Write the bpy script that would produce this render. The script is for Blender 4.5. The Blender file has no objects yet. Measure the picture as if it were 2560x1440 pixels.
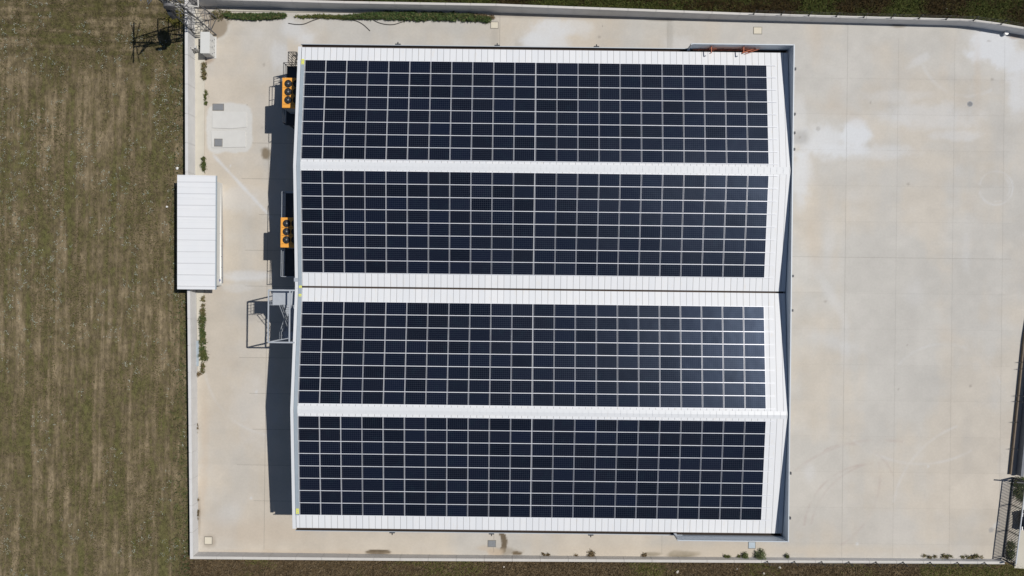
import bpy, bmesh, math, random
import numpy as np
from mathutils import Vector, Matrix
R = math.radians
C = bpy.context.scene.collection
random.seed(7)
rng = np.random.default_rng(11)

# ------------------------------------------------------------------ camera, sky, sun, exposure
H, F, ROLL = 65.5, 1775.0, R(0.67)
sc = bpy.context.scene
cam_d = bpy.data.cameras.new('camera')
cam_d.sensor_width = 36.0
cam_d.lens = 36.0 * F / 2560.0
cam_d.clip_start = 1.0
cam_d.clip_end = 1000
cam = bpy.data.objects.new('camera', cam_d)
C.objects.link(cam)
cam.location = (0, 0, H)
cam.rotation_euler = (0, 0, ROLL)
sc.camera = cam

SUN_EL, SUN_AZ = R(58.9), R(13.9)          # elevation, direction measured from +X towards +Y
SV = Vector((math.cos(SUN_EL) * math.cos(SUN_AZ), math.cos(SUN_EL) * math.sin(SUN_AZ), math.sin(SUN_EL)))
w = bpy.data.worlds.new('World')
sc.world = w
w.use_nodes = True
nt = w.node_tree
bg = nt.nodes['Background']
sky = nt.nodes.new('ShaderNodeTexSky')
sky.sky_type = 'NISHITA'
sky.sun_disc = False
sky.ozone_density = 2.6
sky.dust_density = .6
sky.sun_elevation = SUN_EL
sky.sun_rotation = R(90) - SUN_AZ
nt.links.new(sky.outputs[0], bg.inputs[0])
bg.inputs[1].default_value = 0.050
sd = bpy.data.lights.new('sun', 'SUN')
sd.energy = 4.2
sd.angle = R(0.5)
sd.color = (1.0, 0.955, 0.89)
so = bpy.data.objects.new('sun', sd)
C.objects.link(so)
so.rotation_euler = SV.to_track_quat('Z', 'Y').to_euler()
sc.view_settings.view_transform = 'Standard'
sc.view_settings.look = 'None'
sc.view_settings.gamma = 1
sc.view_settings.exposure = 0.0


def P(u, v, z=0.0):
    """a place read off the photograph (2560 x 1440) as a point of the site at height z"""
    x, y = (u - 1280) * (H - z) / F, -(v - 720) * (H - z) / F
    c, s = math.cos(ROLL), math.sin(ROLL)
    return Vector((c * x - s * y, s * x + c * y, z))


def px(X, Y):
    c, s = math.cos(ROLL), math.sin(ROLL)
    x, y = c * X + s * Y, -s * X + c * Y
    return 1280 + x * F / H, 720 - y * F / H


# ------------------------------------------------------------------ numpy noise
def vnoise(x, y, seed, octaves=4):
    out = np.zeros_like(x)
    amp, tot = 1.0, 0.0
    for o in range(octaves):
        g = np.random.default_rng(seed * 17 + o).random((257, 257))
        fx, fy = (x * 2 ** o) % 256, (y * 2 ** o) % 256
        ix, iy = np.floor(fx).astype(int) % 256, np.floor(fy).astype(int) % 256
        tx, ty = fx - np.floor(fx), fy - np.floor(fy)
        tx, ty = tx * tx * (3 - 2 * tx), ty * ty * (3 - 2 * ty)
        a = g[ix, iy] * (1 - tx) + g[ix + 1, iy] * tx
        b = g[ix, iy + 1] * (1 - tx) + g[ix + 1, iy + 1] * tx
        out += amp * (a * (1 - ty) + b * ty)
        tot += amp
        amp *= 0.55
    return out / tot


# ------------------------------------------------------------------ materials
def mat(name, col, rough=0.6, metal=0.0, var=0.12, scale=3.0, bump=0.0, bscale=30.0, spec=0.5):
    m = bpy.data.materials.new(name)
    m.use_nodes = True
    n, l = m.node_tree.nodes, m.node_tree.links
    b = n['Principled BSDF']
    b.inputs['Roughness'].default_value = rough
    b.inputs['Metallic'].default_value = metal
    b.inputs['Specular IOR Level'].default_value = spec
    tc = n.new('ShaderNodeTexCoord')
    no = n.new('ShaderNodeTexNoise')
    no.inputs['Scale'].default_value = scale
    no.inputs['Detail'].default_value = 6
    l.new(tc.outputs['Object'], no.inputs['Vector'])
    mx = n.new('ShaderNodeMix')
    mx.data_type = 'RGBA'
    mx.inputs[6].default_value = (*[c * (1 - var) for c in col], 1)
    mx.inputs[7].default_value = (*[min(1, c * (1 + var)) for c in col], 1)
    l.new(no.outputs['Fac'], mx.inputs[0])
    l.new(mx.outputs[2], b.inputs['Base Color'])
    if bump:
        nb = n.new('ShaderNodeTexNoise')
        nb.inputs['Scale'].default_value = bscale
        nb.inputs['Detail'].default_value = 5
        l.new(tc.outputs['Object'], nb.inputs['Vector'])
        bp = n.new('ShaderNodeBump')
        bp.inputs['Strength'].default_value = bump
        bp.inputs['Distance'].default_value = 0.03
        l.new(nb.outputs['Fac'], bp.inputs['Height'])
        l.new(bp.outputs[0], b.inputs['Normal'])
    return m


class NT:
    """short hand for building shader graphs"""
    def __init__(s, name):
        s.m = bpy.data.materials.new(name)
        s.m.use_nodes = True
        s.n, s.l = s.m.node_tree.nodes, s.m.node_tree.links
        s.b = s.n['Principled BSDF']

    def put(s, sock, v):
        if isinstance(v, bpy.types.NodeSocket):
            s.l.new(v, sock)
        elif v is not None:
            sock.default_value = v

    def math(s, op, a, b=None, c=None, clamp=False):
        k = s.n.new('ShaderNodeMath')
        k.operation = op
        k.use_clamp = clamp
        s.put(k.inputs[0], a); s.put(k.inputs[1], b); s.put(k.inputs[2], c)
        return k.outputs[0]

    def mix(s, f, a, b):
        k = s.n.new('ShaderNodeMix')
        k.data_type = 'RGBA'
        s.put(k.inputs[0], f)
        s.put(k.inputs[6], (*a, 1) if isinstance(a, tuple) else a)
        s.put(k.inputs[7], (*b, 1) if isinstance(b, tuple) else b)
        return k.outputs[2]

    def noise(s, vec, scale, detail=4, rough=0.55):
        k = s.n.new('ShaderNodeTexNoise')
        k.inputs['Scale'].default_value = scale
        k.inputs['Detail'].default_value = detail
        k.inputs['Roughness'].default_value = rough
        s.l.new(vec, k.inputs['Vector'])
        return k.outputs['Fac']

    def map(s, v, a, b, c=0.0, d=1.0):
        k = s.n.new('ShaderNodeMapRange')
        k.interpolation_type = 'SMOOTHSTEP'
        s.put(k.inputs[0], v)
        for i, q in enumerate((a, b, c, d)):
            k.inputs[i + 1].default_value = q
        return k.outputs[0]

    def pos(s):
        k = s.n.new('ShaderNodeNewGeometry')
        return k.outputs['Position']

    def scaled(s, vec, sx, sy, sz=1):
        k = s.n.new('ShaderNodeMapping')
        k.inputs['Scale'].default_value = (sx, sy, sz)
        s.l.new(vec, k.inputs['Vector'])
        return k.outputs[0]

    def xyz(s, vec):
        k = s.n.new('ShaderNodeSeparateXYZ')
        s.l.new(vec, k.inputs[0])
        return k.outputs

    def attr(s, name):
        k = s.n.new('ShaderNodeAttribute')
        k.attribute_name = name
        return k.outputs['Color']

    def bump(s, h, strength, dist=0.03):
        k = s.n.new('ShaderNodeBump')
        k.inputs['Strength'].default_value = strength
        k.inputs['Distance'].default_value = dist
        s.l.new(h, k.inputs['Height'])
        s.l.new(k.outputs[0], s.b.inputs['Normal'])


M = {}
M['white_metal'] = mat('white_metal', (.60, .62, .645), .45, 0, .03, 1.5)
M['alu'] = mat('aluminium', (.62, .63, .67), .38, .25, .05, 4)
M['frame'] = mat('panel_frame', (.52, .54, .60), .35, .3, .03, 4)
M['rail'] = mat('rail_metal', (.66, .68, .73), .5, .05, .03, 4)
M['tray'] = mat('galvanised_tray', (.34, .40, .45), .5, .3, .10, 2)
M['steel'] = mat('painted_grey_steel', (.36, .39, .43), .5, .1, .10, 3)
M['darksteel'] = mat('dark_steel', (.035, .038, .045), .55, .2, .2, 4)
M['cladding'] = mat('wall_cladding', (.42, .46, .50), .5, .05, .06, .6)
M['inner'] = mat('parapet_inner', (.40, .44, .48), .55, .05, .08, .8)
def inner_mat():
    t = NT('parapet_inner')
    p = t.pos()
    x = t.xyz(p)
    base = t.mix(t.noise(t.scaled(p, .5, 1, 3), 1.0, 4), (.50, .54, .58), (.60, .64, .68))
    n = t.noise(t.scaled(p, .6, 1, 2), 1.4, 4)
    m = t.math('MULTIPLY', t.math('MULTIPLY', t.map(x[0], 14.6, 16.2), t.map(x[0], 20.8, 18.8)), t.map(t.math('ADD', x[2], t.math('MULTIPLY_ADD', n, .8, -.4)), 8.25, 7.75))
    m = t.math('MULTIPLY', m, t.map(x[1], 19.0, 19.3))
    c = t.mix(t.math('MULTIPLY', m, .75), base, (.50, .22, .13))
    t.l.new(c, t.b.inputs['Base Color'])
    t.b.inputs['Roughness'].default_value = .55
    return t.m


M['inner'] = inner_mat()
M['gutter'] = mat('gutter_dark_brown', (.055, .04, .032), .9, 0, .35, 5)  # one dark brown tone for the whole gutter
M['rust'] = mat('red_oxide_steel', (.42, .13, .07), .7, 0, .3, 9)
M['orange'] = mat('orange_paint', (.74, .33, .05), .5, 0, .12, 5)
M['black'] = mat('black_plastic', (.008, .008, .009), .5, 0, .2, 6)
M['wallcon'] = mat('wall_concrete', (.60, .59, .585), .85, 0, .13, 1.3, .35, 14)
M['walltop'] = mat('pale_concrete', (.50, .485, .46), .85, 0, .10, 1.1, .25, 16)
M['leftwall'] = mat('pale_blue_concrete', (.545, .545, .545), .85, 0, .12, 1.3, .25, 16)
M['brownwall'] = mat('brown_concrete', (.17, .135, .10), .9, 0, .3, 3, .3, 12)  # one dark brown tone over every face of the right wall
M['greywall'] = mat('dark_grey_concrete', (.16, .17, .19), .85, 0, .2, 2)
M['slab'] = mat('white_concrete', (.52, .52, .505), .85, 0, .07, 1.6, .2, 18)
M['ledge'] = mat('cream_concrete', (.47, .445, .385), .9, 0, .12, .9, .3, 14)
M['lid'] = mat('grey_lid', (.19, .20, .215), .6, .1, .12, 7)
M['lidlight'] = mat('cream_lid', (.55, .51, .42), .8, 0, .08, 7)
M['yellow'] = mat('yellow_sticker', (.72, .72, .06), .5, 0, .08, 20)
M['joint'] = mat('joint_filler', (.18, .17, .15), .95, 0, .3, 4)
M['hose'] = mat('black_hose', (.045, .042, .038), .6, 0, .3, 8)
M['cream_box'] = mat('grey_white_enamel', (.56, .57, .56), .45, 0, .04, 3)
M['mast'] = mat('weathered_galvanised', (.13, .13, .135), .6, .2, .35, 3)
M['mastlight'] = mat('pale_galvanised', (.56, .55, .52), .55, .1, .12, 3)
M['glassblue'] = mat('sky_reflection_glass', (.20, .38, .58), .12, .0, .1, 2)  # blue reflection on the car glass painted as base colour
M['carpaint'] = mat('dark_paint', (.012, .016, .026), .3, .3, .05, 2)
M['rubber'] = mat('rubber', (.012, .012, .013), .8, 0, .2, 9)
M['tank'] = mat('white_plastic', (.74, .74, .73), .5, 0, .04, 4)
M['stone'] = mat('pale_stone', (.50, .47, .42), .9, 0, .15, 12)
M['blue'] = mat('blue_plastic', (.04, .05, .20), .5, 0, .2, 9)


def roof_mat():
    t = NT('white_roof_sheet')
    p = t.pos()
    x = t.xyz(p)
    seam = t.math('FRACT', t.math('DIVIDE', t.math('ADD', x[0], 100.06), .515))
    d = t.math('ABSOLUTE', t.math('SUBTRACT', seam, .5))
    line = t.map(d, .458, .476)
    mini = t.math('ABSOLUTE', t.math('SUBTRACT', t.math('FRACT', t.math('MULTIPLY', seam, 4)), .5))
    pan = t.n.new('ShaderNodeTexWhiteNoise')
    pan.noise_dimensions = '1D'
    t.l.new(t.math('FLOOR', t.math('DIVIDE', t.math('ADD', x[0], 100.06), .515)), pan.inputs['W'])
    n1 = t.noise(t.scaled(p, 1.2, .5), .8, 5)
    n2 = t.noise(t.scaled(p, 2.5, .6), 2.5, 5)
    base = t.mix(t.math('MULTIPLY_ADD', n1, .6, t.math('MULTIPLY', pan.outputs[0], .35)), (.585, .61, .645), (.675, .685, .70))
    base = t.mix(t.map(n2, .54, .78, 0, .5), base, (.62, .585, .53))
    base = t.mix(t.math('MULTIPLY', line, .85), base, (.20, .20, .21))
    t.l.new(base, t.b.inputs['Base Color'])
    t.b.inputs['Roughness'].default_value = .6
    h = t.math('ADD', t.math('MULTIPLY', t.map(mini, .38, .5), .15), t.math('MULTIPLY', line, -1))
    t.bump(h, .25, .02)
    return t.m


M['roof'] = roof_mat()


def shed_roof_mat():
    t = NT('shed_roof_sheet')
    p = t.pos()
    x = t.xyz(p)
    s = t.math('FRACT', t.math('DIVIDE', t.math('ADD', x[1], 100.1), 1.03))
    d = t.math('ABSOLUTE', t.math('SUBTRACT', s, .5))
    s2 = t.math('ABSOLUTE', t.math('SUBTRACT', t.math('FRACT', t.math('MULTIPLY', s, 2)), .5))
    n1 = t.noise(p, .7, 4)
    base = t.mix(n1, (.63, .655, .69), (.70, .71, .725))
    base = t.mix(t.map(s2, .45, .49, 0, .25), base, (.5, .51, .53))
    base = t.mix(t.map(d, .465, .49, 0, .7), base, (.40, .41, .43))
    t.l.new(base, t.b.inputs['Base Color'])
    t.b.inputs['Roughness'].default_value = .45
    t.bump(t.map(d, .44, .5), .5, .03)
    return t.m


M['shedroof'] = shed_roof_mat()


def glass_mat():
    t = NT('solar_cells')
    uv = t.n.new('ShaderNodeUVMap').outputs[0]
    x = t.xyz(uv)

    def line(c, n, wd):
        f = t.math('FRACT', t.math('MULTIPLY', c, n))
        return t.math('GREATER_THAN', t.math('ABSOLUTE', t.math('SUBTRACT', f, .5)), .5 - wd)
    g = t.math('MAXIMUM', line(x[0], 10, .038), line(x[1], 6, .038))
    oi = t.n.new('ShaderNodeObjectInfo')
    a = t.xyz(t.attr('rnd'))
    r = t.math('FRACT', t.math('ADD', oi.outputs['Random'], a[0]))
    r2 = t.math('FRACT', t.math('MULTIPLY', r, 7.31))
    n1 = t.noise(t.pos(), 1.6, 4)
    c = t.mix(r, (.0008, .0020, .0064), (.0028, .0058, .0175))
    c = t.mix(t.math('MULTIPLY', r2, .30), c, (.007, .0065, .010))
    c = t.mix(t.map(n1, .5, .75, 0, .4), c, (.004, .011, .018))
    c = t.mix(t.math('MULTIPLY', g, .6), c, (.070, .085, .115))
    t.l.new(c, t.b.inputs['Base Color'])
    t.put(t.b.inputs['Roughness'], t.math('MULTIPLY_ADD', r2, .05, .275))
    t.b.inputs['Specular IOR Level'].default_value = .24
    t.b.inputs['Specular Tint'].default_value = (.50, .66, 1.0, 1)
    t.bump(t.noise(t.pos(), .5, 2), .06, .25)
    return t.m


M['glass'] = glass_mat()


def fol_mat(name, rough=.75, trans=.15):
    t = NT(name)
    c = t.attr('col')
    t.l.new(c, t.b.inputs['Base Color'])
    t.b.inputs['Roughness'].default_value = rough
    t.b.inputs['Specular IOR Level'].default_value = .2
    return t.m


M['leaf'] = fol_mat('leaves')


def yard_mat():
    t = NT('yard_concrete')
    p = t.pos()
    c = t.attr('col')
    n1 = t.noise(p, 5.0, 6, .65)
    n2 = t.noise(t.scaled(p, 1, .35), 22, 3)
    k = t.math('ADD', t.map(n1, .25, .75, .965, 1.035), t.math('MULTIPLY_ADD', n2, .06, -.03))
    v = t.n.new('ShaderNodeVectorMath')
    v.operation = 'SCALE'
    t.l.new(c, v.inputs[0])
    t.l.new(k, v.inputs['Scale'])
    t.l.new(v.outputs[0], t.b.inputs['Base Color'])
    t.b.inputs['Roughness'].default_value = .82
    t.bump(n2, .15, .02)
    return t.m


M['yard'] = yard_mat()


def field_mat():
    t = NT('field_soil')
    p = t.pos()
    x = t.xyz(p)
    vs_ = t.math('ADD', t.math('MULTIPLY', t.noise(t.scaled(p, 2.1, .13), 1.0, 6, .6), .6), t.math('MULTIPLY', t.noise(t.scaled(p, .75, .07), 1.0, 4, .6), .4))
    hs_ = t.noise(t.scaled(p, .16, 1.3), 1.0, 6, .62)
    ftop = t.map(t.math('ADD', x[1], t.math('MULTIPLY_ADD', t.noise(p, .12, 2), 8, -4)), 19.0, 22.5)
    sm = t.n.new('ShaderNodeMix')
    t.put(sm.inputs[0], ftop); t.put(sm.inputs[2], vs_); t.put(sm.inputs[3], hs_)
    streak = sm.outputs[0]
    fine = t.noise(t.scaled(p, 1, .8), 3.0, 8, .72)
    big = t.noise(p, .10, 3)
    mid = t.noise(t.scaled(p, 1, .6), .95, 7, .68)
    tiny = t.noise(p, 9.0, 4, .7)
    g = t.math('ADD', t.math('MULTIPLY', streak, .64), t.math('ADD', t.math('MULTIPLY', fine, .20), t.math('MULTIPLY', mid, .38)))
    g = t.math('ADD', g, t.math('MULTIPLY_ADD', big, .20, -.10))
    gm = t.map(g, .59, .715)
    lt = t.map(g, .63, .50)
    soil = t.mix(lt, (.126, .102, .058), (.240, .192, .122))
    grn = t.mix(t.noise(p, .5, 4), (.112, .096, .046), (.094, .098, .034))
    left = t.mix(gm, soil, grn)
    v2 = t.n.new('ShaderNodeVectorMath')
    v2.operation = 'SCALE'
    t.l.new(left, v2.inputs[0])
    t.l.new(t.math('ADD', t.map(fine, .30, .70, .56, 1.32), t.math('MULTIPLY_ADD', tiny, .5, -.25)), v2.inputs['Scale'])
    left = v2.outputs[0]
    top = t.mix(t.map(fine, .35, .65), (.020, .017, .006), (.060, .052, .018))
    bot = t.mix(t.map(t.math('ADD', fine, t.math('MULTIPLY_ADD', mid, .5, -.25)), .35, .7), (.066, .045, .024), (.142, .105, .060))
    fT = t.map(x[1], 24.3, 26.6)
    fX = t.map(x[0], -31.2, -29.4)
    col = t.mix(t.math('MULTIPLY', fX, fT), left, top)
    fB = t.math('MULTIPLY', t.map(x[1], -25.0, -24.2, 1, 0), fX)
    col = t.mix(fB, col, bot)
    corner = t.map(x[1], 12, 27)
    corner = t.math('MULTIPLY', corner, t.map(x[0], -52, -30, .35, .6))
    col = t.mix(t.math('MULTIPLY', corner, t.map(mid, .35, .6, .4, 1.0)), col, top)
    t.l.new(col, t.b.inputs['Base Color'])
    t.b.inputs['Roughness'].default_value = .95
    t.b.inputs['Specular IOR Level'].default_value = .1
    t.bump(t.math('ADD', fine, t.noise(p, 9, 4)), .7, .12)
    return t.m


M['field'] = field_mat()


# ------------------------------------------------------------------ mesh builder
class MB:
    def __init__(s):
        s.v, s.f, s.mi = [], [], []

    def poly(s, pts, faces, mi=0):
        o = len(s.v)
        s.v += [tuple(p) for p in pts]
        s.f += [tuple(o + i for i in f) for f in faces]
        s.mi += [mi] * len(faces)
        return s

    def box(s, x0, x1, y0, y1, z0, z1, mi=0):
        return s.hexa([(x0, y0, z0), (x1, y0, z0), (x1, y1, z0), (x0, y1, z0)],
                      [(x0, y0, z1), (x1, y0, z1), (x1, y1, z1), (x0, y1, z1)], mi)

    def hexa(s, b, t, mi=0):
        return s.poly(list(b) + list(t), [(3, 2, 1, 0), (4, 5, 6, 7), (0, 1, 5, 4), (1, 2, 6, 5), (2, 3, 7, 6), (3, 0, 4, 7)], mi)

    def prism(s, poly, z0, z1, mi=0):
        n = len(poly)
        pts = [(p[0], p[1], z0) for p in poly] + [(p[0], p[1], z1) for p in poly]
        return s.poly(pts, [tuple(range(n))[::-1], tuple(range(n, 2 * n))] + [(i, (i + 1) % n, n + (i + 1) % n, n + i) for i in range(n)], mi)

    def extx(s, prof, x0, x1, mi=0):
        """closed (y, z) outline pushed along X"""
        n = len(prof)
        pts = [(x0, y, z) for y, z in prof] + [(x1, y, z) for y, z in prof]
        return s.poly(pts, [tuple(range(n)), tuple(range(n, 2 * n))[::-1]] + [(i, n + i, n + (i + 1) % n, (i + 1) % n) for i in range(n)], mi)

    def bar(s, a, b, wd=.05, hd=None, mi=0, up=(0, 0, 1)):
        a, b = Vector(a), Vector(b)
        hd = hd or wd
        d = (b - a)
        if d.length < 1e-6:
            return s
        d.normalize()
        u = Vector(up)
        if abs(d.dot(u)) > .98:
            u = Vector((0, 1, 0))
        r = d.cross(u).normalized()
        q = r.cross(d).normalized()
        r, q = r * wd / 2, q * hd / 2
        return s.hexa([a - r - q, a + r - q, a + r + q, a - r + q], [b - r - q, b + r - q, b + r + q, b - r + q], mi)

    def tube(s, pts, r, n=8, mi=0):
        pts = [Vector(p) for p in pts]
        rings = []
        for i, p in enumerate(pts):
            d = (pts[min(i + 1, len(pts) - 1)] - pts[max(i - 1, 0)]).normalized()
            u = Vector((0, 0, 1)) if abs(d.z) < .9 else Vector((0, 1, 0))
            a = d.cross(u).normalized()
            b = a.cross(d).normalized()
            rings.append([p + (a * math.cos(2 * math.pi * k / n) + b * math.sin(2 * math.pi * k / n)) * r for k in range(n)])
        o = [q for g in rings for q in g]
        fs = [(i * n + k, i * n + (k + 1) % n, (i + 1) * n + (k + 1) % n, (i + 1) * n + k) for i in range(len(pts) - 1) for k in range(n)]
        fs += [tuple(range(n))[::-1], tuple((len(pts) - 1) * n + k for k in range(n))]
        return s.poly(o, fs, mi)

    def lathe(s, c, prof, n=20, mi=0):
        """prof: (radius, z) pairs turned round the vertical through c"""
        c = Vector(c)
        pts = [(c.x + r * math.cos(2 * math.pi * k / n), c.y + r * math.sin(2 * math.pi * k / n), c.z + z) for r, z in prof for k in range(n)]
        m = len(prof)
        fs = [(i * n + k, i * n + (k + 1) % n, (i + 1) * n + (k + 1) % n, (i + 1) * n + k) for i in range(m - 1) for k in range(n)]
        fs += [tuple(range(n))[::-1], tuple((m - 1) * n + k for k in range(n))]
        return s.poly(pts, fs, mi)

    def build(s, name, mats, parent=None, bevel=0.0, loc=None):
        me = bpy.data.meshes.new(name)
        vv = s.v
        if loc is not None:
            vv = [(a - loc[0], b - loc[1], c - loc[2]) for a, b, c in vv]
        me.from_pydata(vv, [], s.f)
        for m in (mats if isinstance(mats, (list, tuple)) else [mats]):
            me.materials.append(M[m])
        me.polygons.foreach_set('material_index', s.mi)
        me.update()
        o = bpy.data.objects.new(name, me)
        C.objects.link(o)
        if loc is not None:
            o.location = loc
        if parent is not None:
            o.parent = parent
            if loc is None and parent.type == 'EMPTY':
                o.location = (-parent.location.x, -parent.location.y, -parent.location.z)
        if bevel:
            b = o.modifiers.new('bevel', 'BEVEL')
            b.width = bevel
            b.segments = 2
            b.limit_method = 'ANGLE'
        return o


def tag(o, label=None, cat=None, group=None, kind=None):
    if label: o['label'] = label
    if cat: o['category'] = cat
    if group: o['group'] = group
    if kind: o['kind'] = kind
    return o


def thing(name, loc, label, cat, group=None):
    o = bpy.data.objects.new(name, None)
    o.empty_display_size = .3
    C.objects.link(o)
    o.location = loc
    return tag(o, label, cat, group)


def base_of(b):
    vs = np.array(b.v)
    return (float(vs[:, 0].mean()), float(vs[:, 1].mean()), float(vs[:, 2].min()))


def single(name, mb, mats, label, cat, group=None, bevel=0):
    o = mb.build(name, mats, None, bevel, base_of(mb))
    return tag(o, label, cat, group)


def color_mesh(name, verts, faces_n, cols, m, parent=None):
    """triangles/quads soup with one colour per face; verts (N*k,3)"""
    k = faces_n
    n = len(verts) // k
    me = bpy.data.meshes.new(name)
    me.vertices.add(len(verts))
    me.vertices.foreach_set('co', np.asarray(verts, dtype=np.float32).ravel())
    me.loops.add(n * k)
    me.loops.foreach_set('vertex_index', np.arange(n * k, dtype=np.int32))
    me.polygons.add(n)
    me.polygons.foreach_set('loop_start', np.arange(0, n * k, k, dtype=np.int32))
    me.update(calc_edges=True)
    a = me.color_attributes.new('col', 'FLOAT_COLOR', 'CORNER')
    cc = np.ones((n, k, 4), dtype=np.float32)
    cc[:, :, :3] = np.asarray(cols)[:, None, :]
    a.data.foreach_set('color', cc.ravel())
    me.materials.append(M[m])
    o = bpy.data.objects.new(name, me)
    C.objects.link(o)
    if parent is not None:
        o.parent = parent
    return o


def blades(pos, length, width, lean, r, per=1):
    """narrow triangles springing from pos (N,3): returns verts (N*3,3)"""
    n = len(pos)
    a = r.random(n) * 2 * np.pi
    L = length * (.5 + r.random(n))
    W = width * (.6 + .8 * r.random(n))
    el = lean[0] + (lean[1] - lean[0]) * r.random(n)
    d = np.stack([np.cos(a) * np.cos(el), np.sin(a) * np.cos(el), np.sin(el)], 1) * L[:, None]
    s = np.stack([-np.sin(a), np.cos(a), np.zeros(n)], 1) * W[:, None] / 2
    v = np.stack([pos - s, pos + s, pos + d], 1)
    return v.reshape(-1, 3)


def pick(cols, n, r, jitter=.25):
    c = np.asarray(cols)[r.integers(0, len(cols), n)]
    return np.clip(c * (1 + jitter * (r.random((n, 1)) * 2 - 1)), 0, 1)


GREENS = [(.035, .065, .018), (.055, .085, .025), (.02, .042, .012), (.085, .11, .04), (.10, .09, .04)]
OLIVE = [(.09, .10, .03), (.06, .08, .02), (.12, .11, .045), (.04, .06, .015)]
DRY = [(.16, .115, .06), (.11, .08, .04), (.22, .17, .10), (.07, .05, .03)]


def plant(cx, cy, z, rx, ry, h, n, cols, seed, label, name='weed', cat='weed', group=None, leaf=.16, ang=0.0, wd=.05):
    n, rx = int(n * .85), rx * (.8 if rx < .5 else 1)
    r = np.random.default_rng(seed)
    nclump = max(4, n // 22)
    ca = r.random(nclump) * 2 * np.pi
    cr = np.sqrt(r.random(nclump))
    cxs, cys = cr * np.cos(ca) * rx, cr * np.sin(ca) * ry
    k = r.integers(0, nclump, n)
    g = r.normal(0, .40, (n, 2)) * min(rx, ry, .35)
    x, y = cxs[k] + g[:, 0], cys[k] + g[:, 1]
    c, s = math.cos(ang), math.sin(ang)
    X, Y = c * x - s * y, s * x + c * y
    zz = h * r.random(n) ** 1.5 * (1 - .5 * cr[k])
    v = blades(np.stack([X, Y, zz], 1), leaf, wd, (-.1, 1.1), r)
    o = color_mesh(name, v, 3, pick(cols, n, r, .35), 'leaf')
    o.location = (cx, cy, z)
    return tag(o, label, cat, group)


# ================================================================== SETTING
# ---- the one ground sheet
g = MB()
g.poly([(-400, -400, -.12), (400, -400, -.12), (400, 400, -.12), (-400, 400, -.12)], [(0, 1, 2, 3)])
tag(g.build('ground', 'field'), kind='structure')

# ---- outlines of the yard (base of the walls' inner faces), read as places on the ground
TOPW = [(470, -8, 1.65), (860, 2.5, 1.65), (1240, 9, 1.6), (1500, 18.5, 1.5), (1850, 31.5, 1.3), (2100, 39, 1.2), (2300, 44, 1.2), (2400, 46.5, 1.2), (2440, 49, 1.2),
        (2480, 54, 1.2), (2560, 67.5, 1.2), (2680, 90, 1.2)]
BOTW = [(475, 1397.5, 1.15), (1000, 1402, .95), (1700, 1406, .75), (2512, 1410.5, .65)]
LEFW = [(462, -10, 1.6), (463, 430, 1.55), (468, 730, 1.35), (475, 1397.5, 1.15)]
RIGW = [(2610, 560, .25), (2563, 850, .25), (2529, 1187, .25)]


def topline(pts):
    return [P(u, v, h) for u, v, h in pts]


def resample(pts, step):
    out = [pts[0]]
    for a, b in zip(pts[:-1], pts[1:]):
        n = max(1, round((b - a).length / step))
        out += [a.lerp(b, k / n) for k in range(1, n + 1)]
    return out


def wall_run(pts, thick, side, seg=2.45, gap=.03, z0=-.15):
    """upright blocks along a line of top points; side=+1 puts the thickness to the left of the walking direction"""
    mb = MB()
    pts = resample(pts, seg)
    nn = []
    for i in range(len(pts)):
        d = (pts[min(i + 1, len(pts) - 1)] - pts[max(i - 1, 0)])
        d.z = 0
        d.normalize()
        nn.append(Vector((-d.y, d.x, 0)) * side * thick)
    for i in range(len(pts) - 1):
        a, b = pts[i], pts[i + 1]
        d = (b - a).normalized() * gap / 2
        a2, b2 = a + d, b - d
        na, nb = nn[i], nn[i + 1]
        mb.hexa([(a2.x, a2.y, z0), (b2.x, b2.y, z0), (b2.x + nb.x, b2.y + nb.y, z0), (a2.x + na.x, a2.y + na.y, z0)],
                [a2, b2, b2 + nb, a2 + na])
        a3, b3 = a + Vector((0, 0, -.05)), b + Vector((0, 0, -.05))           # core a little inside, closes the joints
        i1, i2 = na * .12, nb * .12
        o1, o2 = na * .88, nb * .88
        mb.hexa([(a.x + i1.x, a.y + i1.y, z0), (b.x + i2.x, b.y + i2.y, z0), (b.x + o2.x, b.y + o2.y, z0), (a.x + o1.x, a.y + o1.y, z0)],
                [a3 + i1, b3 + i2, b3 + o2, a3 + o1])
    return mb, pts, nn


def two_tone(mb):
    """upper faces take the second material"""
    for i, f in enumerate(mb.f):
        if all(mb.v[k][2] > .3 for k in f):
            mb.mi[i] = 1
    return mb


wt, tp, tn = wall_run(topline(TOPW), .20, -1)
tag(two_tone(wt).build('perimeter_wall', ['wallcon', 'walltop'], None, 0, base_of(wt)), 'long grey concrete block wall along the top edge of the yard', 'wall')
wb, bp, bn = wall_run(topline(BOTW), .24, 1)
tag(two_tone(wb).build('perimeter_wall', ['wallcon', 'walltop'], None, 0, base_of(wb)), 'low grey concrete wall along the bottom edge of the yard', 'wall')
lw, lp, ln = wall_run(topline(LEFW), .26, 1)
tag(two_tone(lw).build('perimeter_wall', ['leftwall', 'leftwall'], None, 0, base_of(lw)), 'pale sunlit concrete wall between the brown field and the yard', 'wall')
rw, rp, rn = wall_run(topline(RIGW), .10, -1)
tag(two_tone(rw).build('perimeter_wall', ['brownwall', 'brownwall'], None, 0, base_of(rw)), 'thin low wall with a brown face at the right edge of the yard', 'wall')


# ---- the yard: a fine sheet whose colour carries stains, washes and bay to bay differences
def interp(pts, t, along=0):
    xs = [p[along] for p in pts]
    ys = [p[1 - along] for p in pts]
    o = np.argsort(xs)
    return np.interp(t, np.array(xs)[o], np.array(ys)[o])


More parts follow.
